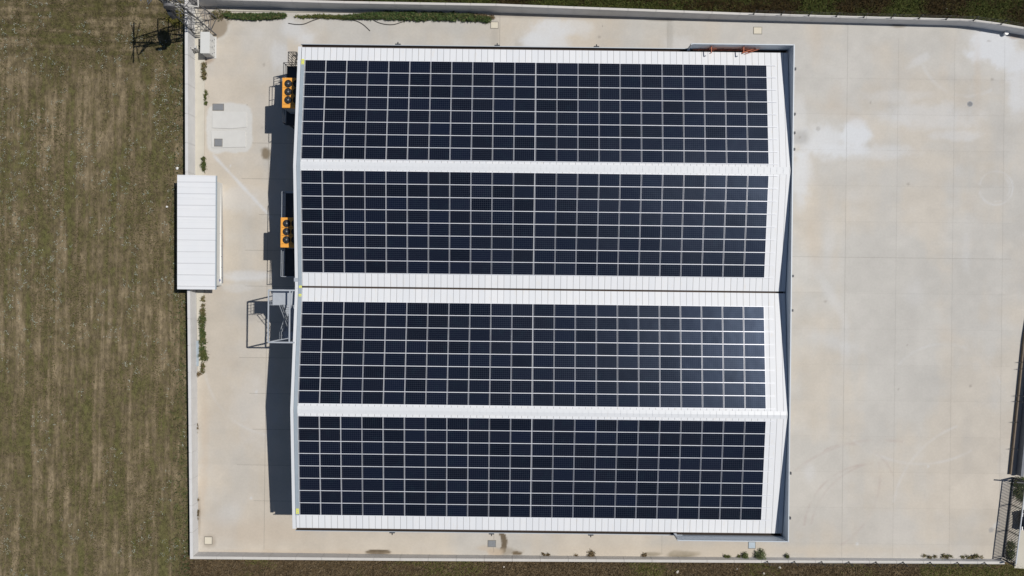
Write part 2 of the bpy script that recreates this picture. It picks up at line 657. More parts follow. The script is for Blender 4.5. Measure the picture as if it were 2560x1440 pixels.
tb = [(p.x, p.y) for p in tp]
bb = [(p.x, p.y) for p in bp]
bb.append((60, bb[-1][1] - .3))
lb = [(p.x, p.y) for p in lp]
RB = [P(2700, 300), P(2640, 560), P(2600, 850), P(2580, 1187), P(2640, 1440)]
rb = [(p.x, p.y) for p in RB]
NX, NY = 640, 430
S, T = np.meshgrid(np.linspace(0, 1, NX), np.linspace(0, 1, NY), indexing='ij')
Yg = -26 + 52 * T
XL = interp(lb, Yg, 1) + .05
XR = interp(rb, Yg, 1)
Xg = XL + (XR - XL) * S
YT = interp(tb, Xg) + .02
YB = interp(bb, Xg) - .02
Yg = YB + (YT - YB) * T
U, V = px(Xg, Yg)
beige = np.array([.448, .405, .345])
grey = np.array([.415, .402, .377])
lowf = vnoise(Xg / 7 + 3, Yg / 9 + 50, 3, 5)
streaky = vnoise(Xg / 1.3 + 9, Yg / 9 + 30, 5, 4)
streakx = vnoise(Xg / 9 + 9, Yg / 1.5 + 30, 15, 4)
f = np.clip((lowf * 1.0 + .25 * streaky + .2 * streakx - .70) * 3.4 + .45, 0, 1)
f = np.clip(f + np.clip((U - 1850) / 800, 0, .40), 0, 1)
col = beige * (1 - f[..., None]) + grey * f[..., None]
XJ = [-22.6, -1.4, 14.1, 30.7, 35.4, 40.6, 45.2]
YJ = [-.1 + 3.3 * k for k in range(-7, 8)]
f = np.clip(f - .28 * np.clip((760 - U) / 120, 0, 1) - .28 * np.clip((V - 950) / 300, 0, 1), 0, 1)
col = beige * (1 - f[..., None]) + grey * f[..., None]
bay = np.random.default_rng(4).random((20, 30))
bx = np.digitize(Xg, XJ)
by = np.digitize(Yg, YJ)
col *= (1 + .05 * (bay[bx, by] - .5))[..., None]
mott = vnoise(Xg / .9, Yg / .9, 8, 5)
mott2 = vnoise(Xg / 3, Yg / 3, 28, 5)
col *= (1 + .13 * (mott - .5) + .20 * (mott2 - .5))[..., None]
n2 = vnoise(Xg / 1.1 + 20, Yg / 1.1 + 7, 12, 5)
n3 = vnoise(Xg / .45 + 20, Yg / .45 + 7, 13, 4)


def stain(cx, cy, rx, ry, c, k=1.0, soft=.5, ang=0.0, rag=1.0, pw=2):
    global col
    a = R(ang)
    dx, dy = U - cx, V - cy
    x, y = dx * math.cos(a) + dy * math.sin(a), -dx * math.sin(a) + dy * math.cos(a)
    d = (np.abs(x / rx) ** pw + np.abs(y / ry) ** pw) ** (1 / pw) + rag * (n2 - .5) * .9 + rag * (n3 - .5) * .5
    m = np.clip((1 + soft - d) / (2 * soft), 0, 1)
    m = m * m * (3 - 2 * m) * k
    col = col * (1 - m[..., None]) + np.array(c) * m[..., None]


WASH, BRN, DK, PCH = (.515, .53, .55), (.17, .135, .09), (.20, .18, .155), (.42, .345, .265)
for a in [(1375, 95, 55, 42, WASH, .75), (1420, 70, 60, 22, WASH, .5), (1340, 105, 30, 20, WASH, .7), (2480, 120, 62, 42, WASH, 1.0, .3), (2530, 150, 50, 30, WASH, .85, .35), (2545, 215, 26, 60, WASH, .6, .5),
          (2140, 335, 36, 36, WASH, 1.0, .35), (2060, 355, 75, 36, WASH, .75, .5), (2110, 375, 70, 16, WASH, .7, .4), (2000, 440, 20, 70, WASH, .5), (2180, 380, 90, 18, WASH, .45), (2010, 420, 24, 60, WASH, .45), (2330, 290, 110, 30, WASH, .4),
          (2300, 150, 30, 10, WASH, .35, .5, -30), (2390, 340, 60, 12, WASH, .4), (1700, 110, 40, 20, WASH, .35), (740, 80, 40, 22, WASH, .55, .6, 25),
          (700, 140, 22, 34, WASH, .45), (610, 690, 62, 13, WASH, .65), (600, 500, 50, 30, WASH, .3), (760, 100, 20, 12, WASH, .4), (590, 720, 40, 12, WASH, .3),
          (2450, 90, 40, 25, WASH, .35), (2240, 240, 80, 14, WASH, .25), (640, 1020, 60, 90, WASH, .22), (2000, 300, 14, 60, WASH, .3)]:
    stain(*a)
for k in range(15):                                  # pale drag mark across the yard on the left
    q = k / 14
    stain(540 + 135 * q, 395 + 145 * q, 10, 3.2, WASH, .55, .6, 47)
stain(574, 320, 56, 62, (.50, .50, .485), .9, .05, 0, .16, 6)   # pale screed round the two tank slabs
stain(664, 385, 11, 14, BRN, .95, .35)
stain(944, 1380, 33, 7.0, (.085, .062, .034), 1.0, .14, 0, .35)
for k in range(9):
    q = k / 8
    stain(1252 + 9 * math.sin(q * 2.6), 1328 + 48 * q, 7.0, 6.5, (.115, .088, .056), 1.0, .14, 0, .4)
stain(1268, 1380, 34, 9, BRN, .5, .5)
stain(1236, 1380, 18, 9, PCH, .8, .4)
stain(1292, 1383, 14, 5.5, (.12, .09, .055), 1.0, .2)
stain(1705, 1386, 33, 9, (.18, .155, .11), .95, .3)
stain(1735, 1384, 16, 5, (.21, .18, .13), .6, .4)
stain(1628, 1385, 22, 5, (.19, .165, .12), .9, .3)
stain(2248, 64, 16, 5, BRN, .6, .5)
stain(2236, 60, 12, 3, BRN, .5, .5)
stain(2478, 1325, 7, 6, (.27, .265, .26), .8, .25, -30, .4)
stain(2490, 1312, 12, 5, (.46, .46, .45), .6, .3, -40, .4)
stain(2538, 88, 16, 8, (.27, .20, .15), .7, .5)
stain(2003, 345, 22, 18, (.27, .26, .245), .6, .6)
stain(2045, 322, 5.5, 5.5, (.26, .25, .235), .5, .25, 0, .2)
stain(1675, 90, 7, 40, (.30, .285, .26), .55, .6)
stain(1655, 50, 30, 3, DK, .7, .5)
stain(1300, 40, 160, 3.4, (.24, .21, .18), .55, .8)
stain(1450, 45, 120, 3, (.26, .23, .20), .5, .8)
stain(554, 600, 5, 60, (.36, .27, .20), .55, .6)
stain(497, 1290, 5, 45, (.17, .14, .10), .7, .6)
stain(505, 1240, 10, 70, PCH, .5, .8)
stain(512, 1080, 10, 90, PCH, .45, .8)
stain(523, 1352, 18, 16, (.28, .245, .20), .7, .4)
stain(545, 66, 24, 30, (.22, .18, .13), .85, .25)
stain(505, 60, 25, 45, (.25, .21, .16), .7, .4)
stain(520, 150, 12, 8, (.30, .23, .17), .7, .5)
stain(640, 1330, 200, 30, PCH, .35, .8)
stain(1900, 1375, 400, 12, (.47, .41, .33), .5, .9)
stain(700, 1385, 260, 8, PCH, .55, .9)
stain(1210, 1370, 20, 6, PCH, .5, .6)
stain(520, 560, 9, 90, PCH, .4, .7)
stain(1237, 92, 10, 40, (.32, .30, .27), .45, .6)
rs = random.Random(77)
for k in range(60):                                  # soft uneven marks left by wheels, water and cement
    stain(500 + 2050 * rs.random(), 60 + 1320 * rs.random(), 12 + 60 * rs.random() ** 2, 8 + 26 * rs.random(),
          rs.choice([WASH, (.43, .425, .41), (.36, .33, .29), PCH, (.37, .365, .35)]), .10 + .16 * rs.random(), .8, rs.choice([0, 90, 45, 20]))
for k in range(14):                                  # more of them in the open right part
    stain(2000 + 540 * rs.random(), 60 + 1300 * rs.random(), 30 + 60 * rs.random(), 6 + 12 * rs.random(), rs.choice([WASH, PCH, (.36, .345, .325)]), .22, .7, rs.choice([0, 90, 90, 60]))
for k in range(40):                                  # stray drips and chips
    r_ = random.random
    stain(520 + 2000 * r_(), 40 + 1340 * r_(), 1.5 + 3 * r_(), 1.5 + 3 * r_(), DK if r_() < .7 else WASH, .5, .5, 0, .3)


def arc(cx, cy, rad, a0, a1, c, k, wd=2.0):
    global col
    d = np.abs(np.hypot(U - cx, V - cy) - rad)
    th = np.degrees(np.arctan2(V - cy, U - cx))
    m = np.clip(1.5 - d / wd, 0, 1) * ((th > a0) & (th < a1)) * k * np.clip(n2 * 2.2 - .5, 0, 1)
    col = col * (1 - m[..., None]) + np.array(c) * m[..., None]


TY = (.34, .27, .245)                                # tyre arcs
for a in [(2180, 1330, 170, -175, -95, TY, .5, 2.5), (2215, 1345, 190, -170, -100, TY, .4, 2.5), (2490, 470, 42, -170, 170, WASH, .45, 2), (2490, 470, 34, -60, 100, WASH, .35, 2),
          (2360, 1010, 150, -140, -20, WASH, .25, 3), (2120, 1230, 120, -120, -20, TY, .35, 2), (2300, 900, 260, 60, 130, WASH, .25, 3), (2200, 1430, 330, -130, -80, TY, .3, 3),
          (700, 900, 190, 100, 170, WASH, .25, 3), (2420, 120, 120, 60, 160, WASH, .3, 4), (2480, 1300, 250, -170, -110, WASH, .25, 3), (2000, 1190, 200, -10, 60, TY, .3, 3)]:
    arc(*a)

arc(540, 66, 31, -70, 80, (.48, .46, .42), .9, 3.0)
arc(540, 66, 34, -70, 80, (.48, .46, .42), .6, 3.0)
vv = np.stack([Xg, Yg, np.zeros_like(Xg)], -1).reshape(-1, 3)
idx = np.arange(NX * NY).reshape(NX, NY)
fc = np.stack([idx[:-1, :-1], idx[1:, :-1], idx[1:, 1:], idx[:-1, 1:]], -1).reshape(-1, 4)
me = bpy.data.meshes.new('yard')
me.vertices.add(len(vv))
me.vertices.foreach_set('co', vv.astype(np.float32).ravel())
me.loops.add(fc.size)
me.loops.foreach_set('vertex_index', fc.astype(np.int32).ravel())
me.polygons.add(len(fc))
me.polygons.foreach_set('loop_start', np.arange(0, fc.size, 4, dtype=np.int32))
me.update(calc_edges=True)
ca = me.color_attributes.new('col', 'FLOAT_COLOR', 'POINT')
cc = np.ones((len(vv), 4), dtype=np.float32)
cc[:, :3] = np.clip(col.reshape(-1, 3), 0, 1)
ca.data.foreach_set('color', cc.ravel())
me.materials.append(M['yard'])
yard = bpy.data.objects.new('yard_pavement', me)
C.objects.link(yard)
tag(yard, kind='structure')

j = MB()


def strip(a, b, wd=.024, z=.004):
    a, b = Vector(a), Vector(b)
    d = (b - a).normalized()
    n = Vector((-d.y, d.x)) * wd / 2
    j.poly([(a.x - n.x, a.y - n.y, z), (b.x - n.x, b.y - n.y, z), (b.x + n.x, b.y + n.y, z), (a.x + n.x, a.y + n.y, z)], [(0, 1, 2, 3)])


for xx in XJ[:4]:
    y1 = float(np.interp(xx, [p[0] for p in tb], [p[1] for p in tb])) - .25
    strip((xx, -24.4), (xx, y1 if xx > -20 else 14.0), .013 if xx > 0 else .024)
for xx in XJ[4:]:
    strip((xx, -24.4), (xx, 23.5), .007, .004)
for k, yy in enumerate(YJ):
    if -22 < yy < 14:
        strip((-24.3 + .9 * math.sin(k * 2.3), yy), (-17.8, yy), .022, .008)
    if yy < 22:
        strip((22.6, yy), (46.0, yy), .004 if abs(yy - 3.2) > .3 else .016, .008)
tag(j.build('pavement_joints', 'joint'), kind='structure')

# ---- raised cream kerb strip beside the left wall
kl = [P(478, -5), P(489, 430), P(491, 620), P(493, 800), P(496, 925)]
kr = [P(514, 60), P(511, 430), P(512, 620), P(509, 800), P(502, 935)]
k = MB()
for i in range(len(kl) - 1):
    a, b, c_, d = kl[i], kr[i], kr[i + 1], kl[i + 1]
    k.hexa([(p.x, p.y, -.05) for p in (d, c_, b, a)], [(p.x, p.y, .10) for p in (d, c_, b, a)])
tag(k.build('kerb', 'ledge'), kind='structure')
k = MB()
a, b, c_, d = P(560, 28), P(1225, 37), P(1215, 26), P(520, 15)
k.hexa([(p.x, p.y, -.05) for p in (a, b, c_, d)], [(p.x, p.y, .09) for p in (a, b, c_, d)])
tag(k.build('kerb', 'ledge'), kind='structure')

# ---- the road beyond the gate
k = MB()
a, b, c_, d = P(2536, 1420), P(2700, 1430), P(2700, 1262), P(2540, 1262)
k.prism([(p.x, p.y) for p in (a, b, c_, d)], -.05, .015)
tag(k.build('road', 'ledge'), kind='structure')

# ---- grass, dry stems and pale flowers (nobody could count them)
r = np.random.default_rng(21)


def scatter(n, u0, u1, v0, v1, keep=None, z=-.12, rr=r):
    u = u0 + (u1 - u0) * rr.random(n)
    v = v0 + (v1 - v0) * rr.random(n)
    c, s = math.cos(ROLL), math.sin(ROLL)
    x, y = (u - 1280) * (H - z) / F, -(v - 720) * (H - z) / F
    p = np.stack([c * x - s * y, s * x + c * y, np.full(n, z)], 1)
    return p[keep(p)] if keep is not None else p


leftline = np.array(lb)


def leftof(p):
    return p[:, 0] < np.interp(p[:, 1], leftline[::-1, 1], leftline[::-1, 0]) - .45


def above(p):
    return p[:, 1] > np.interp(p[:, 0], [q[0] for q in tb], [q[1] for q in tb]) + .25


def below(p):
    return p[:, 1] < np.interp(p[:, 0], [q[0] for q in bb], [q[1] for q in bb]) - .28


ps = scatter(150000, -120, 475, -60, 1500, leftof)
dens = vnoise(ps[:, 0] * 2.1 + 300, ps[:, 1] * .13 + 300, 31, 4) + .6 * vnoise(ps[:, 0] * .5 + 300, ps[:, 1] * .35 + 300, 33, 3)
ps = ps[dens / 1.6 > .46 + .16 * r.random(len(ps))]
cs = pick([(.085, .082, .026), (.06, .062, .020), (.10, .088, .036), (.13, .10, .058), (.045, .046, .016), (.15, .115, .075)], len(ps), r, .3)
o = color_mesh('grass', blades(ps, .16, .05, (.1, 1.2), r), 3, cs, 'leaf')
tag(o, 'short olive grass in streaks on the brown field', 'grass', kind='stuff')

dd = scatter(2600, -120, 470, -60, 1450, leftof)
cl = vnoise(dd[:, 0] * .6 + 70, dd[:, 1] * .4 + 70, 41, 4) + .12 * (dd[:, 1] > -6) + .05 * (dd[:, 0] < -42)
dd = dd[cl > .63]
dd = np.repeat(dd, 5, 0)
dd[:, :2] += r.normal(0, .10, (len(dd), 2))
dd[:, 2] += .1
o = color_mesh('flowers', blades(dd, .085, .04, (-.1, .4), r), 3, pick([(.36, .40, .33), (.28, .33, .27), (.42, .44, .38)], len(dd), r, .2), 'leaf')
tag(o, 'tiny pale silvery flowers scattered over the left field', 'flowers', kind='stuff')

edge = scatter(16000, 380, 475, -10, 1500, leftof)
lx = np.interp(edge[:, 1], leftline[::-1, 1], leftline[::-1, 0])
edge = edge[(lx - edge[:, 0]) < .5 + 2.0 * r.random(len(edge)) ** 2]
o = color_mesh('grass', blades(edge, .28, .06, (.4, 1.3), r), 3, pick([(.035, .055, .018), (.06, .08, .025), (.03, .04, .012), (.10, .12, .05)], len(edge), r), 'leaf')
tag(o, 'taller green weeds growing along the foot of the left wall', 'weeds', kind='stuff')

tg = scatter(80000, 480, 2640, -80, 95, above)
mixx = vnoise(tg[:, 0] * .25 + 90, tg[:, 1] * .5 + 90, 51, 4)
cg = np.where((mixx + .2 * (r.random(len(tg)) - .5) + np.clip((26.6 - tg[:, 1]) * .06, -.3, .15))[:, None] > .5,
              pick([(.035, .048, .010), (.055, .07, .015), (.075, .085, .02)], len(tg), r), pick([(.035, .022, .008), (.055, .036, .012), (.025, .02, .008)], len(tg), r))
o = color_mesh('grass', blades(tg, .42, .06, (.2, 1.2), r), 3, cg, 'leaf')
tag(o, 'tall dark green and brown grass behind the top wall', 'grass', kind='stuff')

bg_ = scatter(60000, 470, 2640, 1395, 1500, below)
mixx = vnoise(bg_[:, 0] * .22 + 60, bg_[:, 1] * .5 + 90, 61, 4) + .25 * (bg_[:, 0] > 38) - .05
cg = np.where((mixx + .25 * (r.random(len(bg_)) - .5))[:, None] > .58,
              pick([(.10, .10, .025), (.07, .075, .02), (.13, .125, .045)], len(bg_), r), pick([(.115, .082, .045), (.085, .060, .03), (.155, .12, .075), (.05, .036, .02)], len(bg_), r))
o = color_mesh('grass', blades(bg_, .26, .05, (.1, 1.2), r), 3, cg, 'leaf')
tag(o, 'reddish brown dry grass below the bottom wall', 'grass', kind='stuff')

# creeping green growth at the foot of the top wall
def band(pts, n, seed, cols, h, label, leaf=.2):
    rr = np.random.default_rng(seed)
    us, vs, ws = zip(*pts)
    u = us[0] + (us[-1] - us[0]) * rr.random(n)
    wv = np.interp(u, us, ws)
    v = np.interp(u, us, vs) + wv * (rr.random(n) * 2 - 1) * (.65 + .35 * vnoise(u / 9, u * 0 + 3, seed, 3) * 2)
    dn = vnoise(u / 12, v / 7 + 3, seed + 5, 3)
    kk = dn > .34
    u, v = u[kk], v[kk]
    c, s = math.cos(ROLL), math.sin(ROLL)
    x, y = (u - 1280) * H / F, -(v - 720) * H / F
    z = .05 + h * rr.random(len(u)) * dn[kk]
    p = np.stack([c * x - s * y, s * x + c * y, z], 1)
    o = color_mesh('creeping_plants', blades(p, leaf, .11, (-.2, 1.0), rr), 3, pick(cols, len(p), rr, .4), 'leaf')
    return tag(o, label, 'creeping plants', kind='stuff')


band([(560, 38, 2), (585, 42, 5), (640, 44, 6), (690, 42, 6), (715, 40, 2)], 6500, 71, GREENS, .35, 'dark green creeping plants beside the lattice mast along the top wall')
band([(860, 45, 1.5), (900, 43, 4), (960, 41, 8), (1040, 42, 9), (1110, 43, 9), (1180, 46, 7), (1225, 51, 3)], 14000, 72, GREENS, .4,
     'long dark green strip of creeping plants under the top wall')
band([(740, 44, 1.5), (800, 42, 2), (865, 45, 2.5)], 1400, 73, OLIVE, .15, 'thin broken line of weeds joining the two green strips at the top')
band([(1170, 40, 6), (1200, 44, 7), (1235, 44, 4)], 500, 74, DRY, .12, 'dry brown litter at the right end of the green strip')


# ================================================================== THE WAREHOUSE
XW0, XW1 = -17.55, 22.43
RX0, RX1 = -17.42, 22.36
EY = (19.52, 9.70, -.10, -9.99, -19.84)            # eave, ridge, valley, ridge, eave
EZ = (7.35, 8.30, 7.42, 8.30, 7.35)
VG = .075


def roof_z(y):
    return float(np.interp(y, EY[::-1], EZ[::-1]))


wh = thing('warehouse', (2.4, -.1, 0), 'large twin-gabled white-roofed warehouse filling the middle of the concrete yard', 'warehouse')
b = MB()
prof = [(EY[0] + .02, 0), (EY[0] + .02, 7.0), (EY[0] + .02, EZ[0] - .16), (EY[1], EZ[1] - .14), (EY[2] + .15, EZ[2] - .30), (EY[2] - .15, EZ[2] - .30), (EY[3], EZ[3] - .14),
        (EY[4] - .02, EZ[4] - .16), (EY[4] - .02, 0)]
b.extx(prof, XW0, XW1 - .1)
b.build('wall', 'cladding', wh)
for (ya, za, yb, zb) in ((EY[0], EZ[0], EY[1], EZ[1]), (EY[1], EZ[1], EY[2] + VG, EZ[2]), (EY[2] - VG, EZ[2], EY[3], EZ[3]), (EY[3], EZ[3], EY[4], EZ[4])):
    b = MB()
    b.extx([(ya, za), (ya, za - .09), (yb, zb - .09), (yb, zb)][::-1], RX0, RX1)
    b.build('roof', 'roof', wh)
# ridge caps: shallow folded sheets lapped every half metre
for yr, zr in ((EY[1], EZ[1]), (EY[3], EZ[3])):
    b = MB()
    x = RX0 + .02
    i = 0
    while x < RX1 - .02:
        x2 = min(x + .515, RX1 - .02)
        lift = .010
        sl = .0965
        yo = .30
        b.extx([(yr + yo, zr - sl * yo + lift), (yr, zr + lift + .012), (yr - yo, zr - sl * yo + lift), (yr - yo, zr - sl * yo - .02), (yr, zr - .01), (yr + yo, zr - sl * yo - .02)][::-1], x, x2 - .035)
        x, i = x2, i + 1
    b.build('ridge_cap', 'white_metal', wh)
# valley gutter
b = MB()
b.box(RX0 + .1, RX1 - .1, EY[2] - .16, EY[2] + .16, EZ[2] - .22, EZ[2] - .20)
b.build('valley_gutter', 'gutter', wh)
# eave gutters
for s, ye in ((1, EY[0]), (-1, EY[4])):
    b = MB()
    y0, y1 = ye + s * .005, ye + s * (.24 if s > 0 else .22)
    lo, hi = min(y0, y1), max(y0, y1)
    b.box(XW0 + .05, XW1 - .1, lo, hi, 7.0, 7.03)
    b.box(XW0 + .05, XW1 - .1, (hi - .02) if s > 0 else lo, hi if s > 0 else (lo + .02), 7.03, 7.24)
    gt = b.build('gutter', 'gutter', wh)
    b = MB()
    yy = y1 + s * .005
    b.box(XW0 + .02, 14.2, min(yy, yy + s * .05), max(yy, yy + s * .05), 6.7, 7.32)
    b.build('fascia', 'cladding', wh)
    b = MB()
    for xx in np.arange(-9.6, 14, 8.15):
        b.box(xx - .22, xx + .22, min(yy + s * .06, yy + s * .16), max(yy + s * .06, yy + s * .16), 7.0, 7.30)
        b.bar((xx, yy + s * .1, 7.28), (xx, yy + s * .3, 7.2), .08)
        o = b.build('bracket', 'darksteel', wh)
        b = MB()
# parapet: right end and returns
PT, PZ = .07, 8.42
b = MB()
b.box(XW1 - .02, XW1 + .06, -20.16, 19.83, .0, PZ)
o = b.build('parapet', 'inner', wh)
b = MB()
b.box(XW1 - .025, XW1 + .065, -20.165, 19.835, PZ + .002, PZ + .03)
b.build('parapet_cap', 'cladding', wh)
for s, ye in ((1, 19.78), (-1, -20.10)):
    b = MB()
    lo, hi = min(ye, ye + s * .05), max(ye, ye + s * .05)
    x0 = 14.25 if s > 0 else 13.6
    b.box(x0, XW1 - .025, lo, hi, 6.6, PZ)
    o = b.build('parapet', 'inner', wh)
    b = MB()
    b.box(x0 - .02, XW1 - .04, lo - .015, hi + .015, PZ + .002, PZ + .025)
    b.build('parapet_cap', 'cladding', wh)
    b = MB()
    b.box(x0 - .08, x0 - .005, lo - .1 if s > 0 else lo, hi if s > 0 else hi + .1, 6.9, PZ + .04)
    b.box(x0 - .12, x0 + .10, min(ye - s * .16, ye), max(ye - s * .16, ye) , 7.30, 7.38)
    b.build('end_post', 'steel', wh)
# white barge flashing that follows the two gables on the left
b = MB()


def follow(y_list, x0, x1, lift, thick, mb, drop=0.0):
    ys = list(y_list)
    top = [(y, roof_z(y) + lift) for y in ys]
    bot = [(y, roof_z(y) + lift - thick - drop) for y in ys]
    for i in range(len(ys) - 1):
        mb.extx([top[i], bot[i], bot[i + 1], top[i + 1]][::-1], x0, x1)


follow([19.56, 9.70, .02, -.10 - .12], -17.70, -17.45, .05, .04, b)
follow([-.23, -9.99, -19.90], -17.70, -17.45, .05, .04, b)
follow([19.56, 9.70, -.10, -9.99, -19.90], -17.73, -17.702, .05, .25, b)
b.build('barge_board', 'white_metal', wh)
b = MB()
b.box(-17.80, -17.30, .32, .62, 7.49, 7.56)
b.build('valley_bridge', 'steel', wh)
# wall floodlights along the right parapet
for vv_ in (172, 285, 332, 373, 690, 776, 1183, 1295):
    q = P(1981 - (vv_ - 118) * .0117, vv_, PZ)
    b = MB()
    b.box(XW1 + .08, XW1 + .20, q.y - .10, q.y + .10, PZ - .12, PZ + .06)
    b.bar((XW1 + .08, q.y, PZ - .2), (XW1 + .2, q.y, PZ - .05), .05)
    b.build('floodlight', 'darksteel', wh)
# doors and window strip low on the visible sides (seen when the viewer steps aside)
b = MB()
b.box(XW1 - .1 + .165, XW1 + .13, -14.5, -9.5, 0.02, 4.6)
b.box(XW1 + .065, XW1 + .13, 5.5, 10.5, 0.02, 4.6)
b.build('door', 'white_metal', wh)

# red oxide ladder frame lying in the gutter at the top right
lad = thing('ladder_frame', (17.2, 19.55, 7.4), 'rusty red steel frame with two upright brackets behind the top right parapet', 'steel frame')
b = MB()
b.box(14.6, 19.9, 19.66, 19.74, 7.34, 7.40)
for xx in np.arange(15.0, 19.6, .62):
    b.bar((xx, 19.60, 7.42), (xx + .18, 19.76, 7.62), .03)
b.build('rail', 'rust', lad)
for xx in (15.9, 18.5):
    b = MB()
    b.bar((xx, 19.70, 7.4), (xx, 19.70, 8.15), .06)
    b.bar((xx, 19.70, 8.12), (xx, 19.22, 8.12), .06)
    b.bar((xx, 19.22, 8.12), (xx - .05, 19.25, 7.75), .05)
    b.bar((xx, 19.70, 7.5), (xx + .45, 19.60, 7.9), .05)
    b.build('bracket', 'rust', lad)
b = MB()
b.bar((18.6, 19.45, 7.45), (19.6, 19.72, 7.75), .09, .03)
b.bar((18.8, 19.35, 7.45), (19.9, 19.68, 7.75), .05, .03)
b.build('loose_bar', 'rust', lad)

# ---- cable tray along the left edge of the roof with its yellow warning plates
ct = thing('cable_tray', (-17.28, 0, 7.4), 'long galvanised cable tray running along the left edge of the white roof', 'cable tray')
b = MB()
follow([18.45, 9.70, -.10, -9.99, -18.75], -17.40, -17.16, .10, .03, b)
follow([18.45, 9.70, -.10, -9.99, -18.75], -17.43, -17.402, .13, .10, b)
b.build('tray', 'tray', ct)
for (uu, v0) in ((757, 151), (756.5, 158), (751.5, 717), (750, 738), (743.5, 1274), (743, 1281)):
    z = 7.55
    q = P(uu, v0, z)
    zz = roof_z(q.y) + .103
    b = MB()
    b.box(-17.385, -17.175, q.y - .10, q.y + .10, zz, zz + .012)
    sg = b.build('warning_sign', 'yellow', ct)
    b = MB()
    b.box(-17.33, -17.23, q.y - .05, q.y + .02, zz + .013, zz + .016)
    b.build('symbol', 'tray', sg)
b = MB()
for y in np.arange(-18.3, 18.2, 1.02):
    if abs(y) > 1.2:
        z = roof_z(y) + .10
        b.bar((-17.14, y - .25, z), (-17.14, y + .6, z), .022)
b.build('cable', 'white_metal', ct)

# ---- solar panels
PX0, PITX, PL = -17.10, 1.712, 1.650
ARR = [(18.43, 0), (9.30, 1), (-1.27, 2), (-10.49, 3)]
PITY = 1.0285
PWD = 1.004
ARRN = ['topmost array', 'second array down', 'third array down', 'lowest array']
ORD = ['first', 'second', 'third', 'fourth', 'fifth', 'sixth', 'seventh', 'eighth', 'ninth', 'tenth', 'eleventh', 'twelfth', 'thirteenth', 'fourteenth', 'fifteenth',
       'sixteenth', 'seventeenth', 'eighteenth', 'nineteenth', 'twentieth', 'twenty-first', 'twenty-second']


def col_x(c):
    return PX0 + c * PITX + (.025 if c >= 11 else 0)


SLOPE = [math.atan2(EZ[1] - EZ[0], EY[0] - EY[1]), math.atan2(EZ[1] - EZ[2], EY[1] - EY[2]), math.atan2(EZ[3] - EZ[2], EY[2] - EY[3]), math.atan2(EZ[3] - EZ[4], EY[3] - EY[4])]
ROT = [-SLOPE[0], SLOPE[1], -SLOPE[2], SLOPE[3]]
fb = MB()
T_, FW = .035, .015
L2, W2 = PL / 2, PWD / 2
fb.box(-L2, L2, W2 - FW, W2, 0, T_)
fb.box(-L2, L2, -W2, -W2 + FW, 0, T_)
fb.box(-L2, -L2 + FW, -W2 + FW, W2 - FW, 0, T_)
fb.box(L2 - FW, L2, -W2 + FW, W2 - FW, 0, T_)
gb = MB()
gx, gy = L2 - FW, W2 - FW
gb.poly([(-gx, -gy, .028), (gx, -gy, .028), (gx, gy, .028), (-gx, gy, .028), (-gx, -gy, .006), (gx, -gy, .006), (gx, gy, .006), (-gx, gy, .006)],
        [(0, 1, 2, 3), (7, 6, 5, 4), (0, 4, 5, 1), (1, 5, 6, 2), (2, 6, 7, 3), (3, 7, 4, 0)])
specs = []
for (ytop, k) in ARR:
    for rr_ in range(8):
        yc = ytop - (rr_ + .5) * PITY
        zc = roof_z(yc) + .062
        for c in range(22):
            xc = col_x(c) + PITX / 2
            Mx = Matrix.Translation((xc, yc, zc)) @ Matrix.Rotation(ROT[k], 4, 'X')
            cn = [Mx @ Vector((sx * L2, sy * W2, T_)) for sx, sy in ((-1, -1), (1, -1), (1, 1), (-1, 1))]
            pp = [(q.x * F / (H - q.z), q.y * F / (H - q.z)) for q in cn]
            ar = abs(sum(pp[i][0] * pp[(i + 1) % 4][1] - pp[(i + 1) % 4][0] * pp[i][1] for i in range(4))) / 2
            specs.append((round(ar, 3), k, rr_, c, xc, yc, zc))
specs.sort(key=lambda s_: -s_[0])
big, rest = specs[:300], specs[300:]
proto = None


def uv_glass(me, faces_per=6):
    uv = me.uv_layers.new(name='UVMap')
    co = [(0, 0), (1, 0), (1, 1), (0, 1)]
    for p in me.polygons:
        for i, li in enumerate(p.loop_indices):
            uv.data[li].uv = co[i] if p.index % faces_per == 0 else (.05, .05)


for i, (ar, k, rr_, c, xc, yc, zc) in enumerate(sorted(big, key=lambda s_: (s_[1], s_[2], s_[3]))):
    lab = f'solar panel, {ORD[c]} from left in the {ORD[rr_]} row of the {ARRN[k]}'
    if proto is None:
        root = thing('solar_panel', (0, 0, 0), lab, 'solar panel', 'solar panels mounted on the white roof')
        fr = fb.build('frame', 'frame', root)
        gl = gb.build('glass', 'glass', root)
        uv_glass(gl.data)
        proto = (root, fr, gl)
    else:
        root = proto[0].copy()
        C.objects.link(root)
        for ch in proto[1:]:
            d_ = ch.copy()
            C.objects.link(d_)
            d_.parent = root
    root['label'] = lab
    root.location = (xc, yc, zc)
    root.rotation_euler = (ROT[k] + random.gauss(0, .0028), random.gauss(0, .0028), random.gauss(0, .0008))

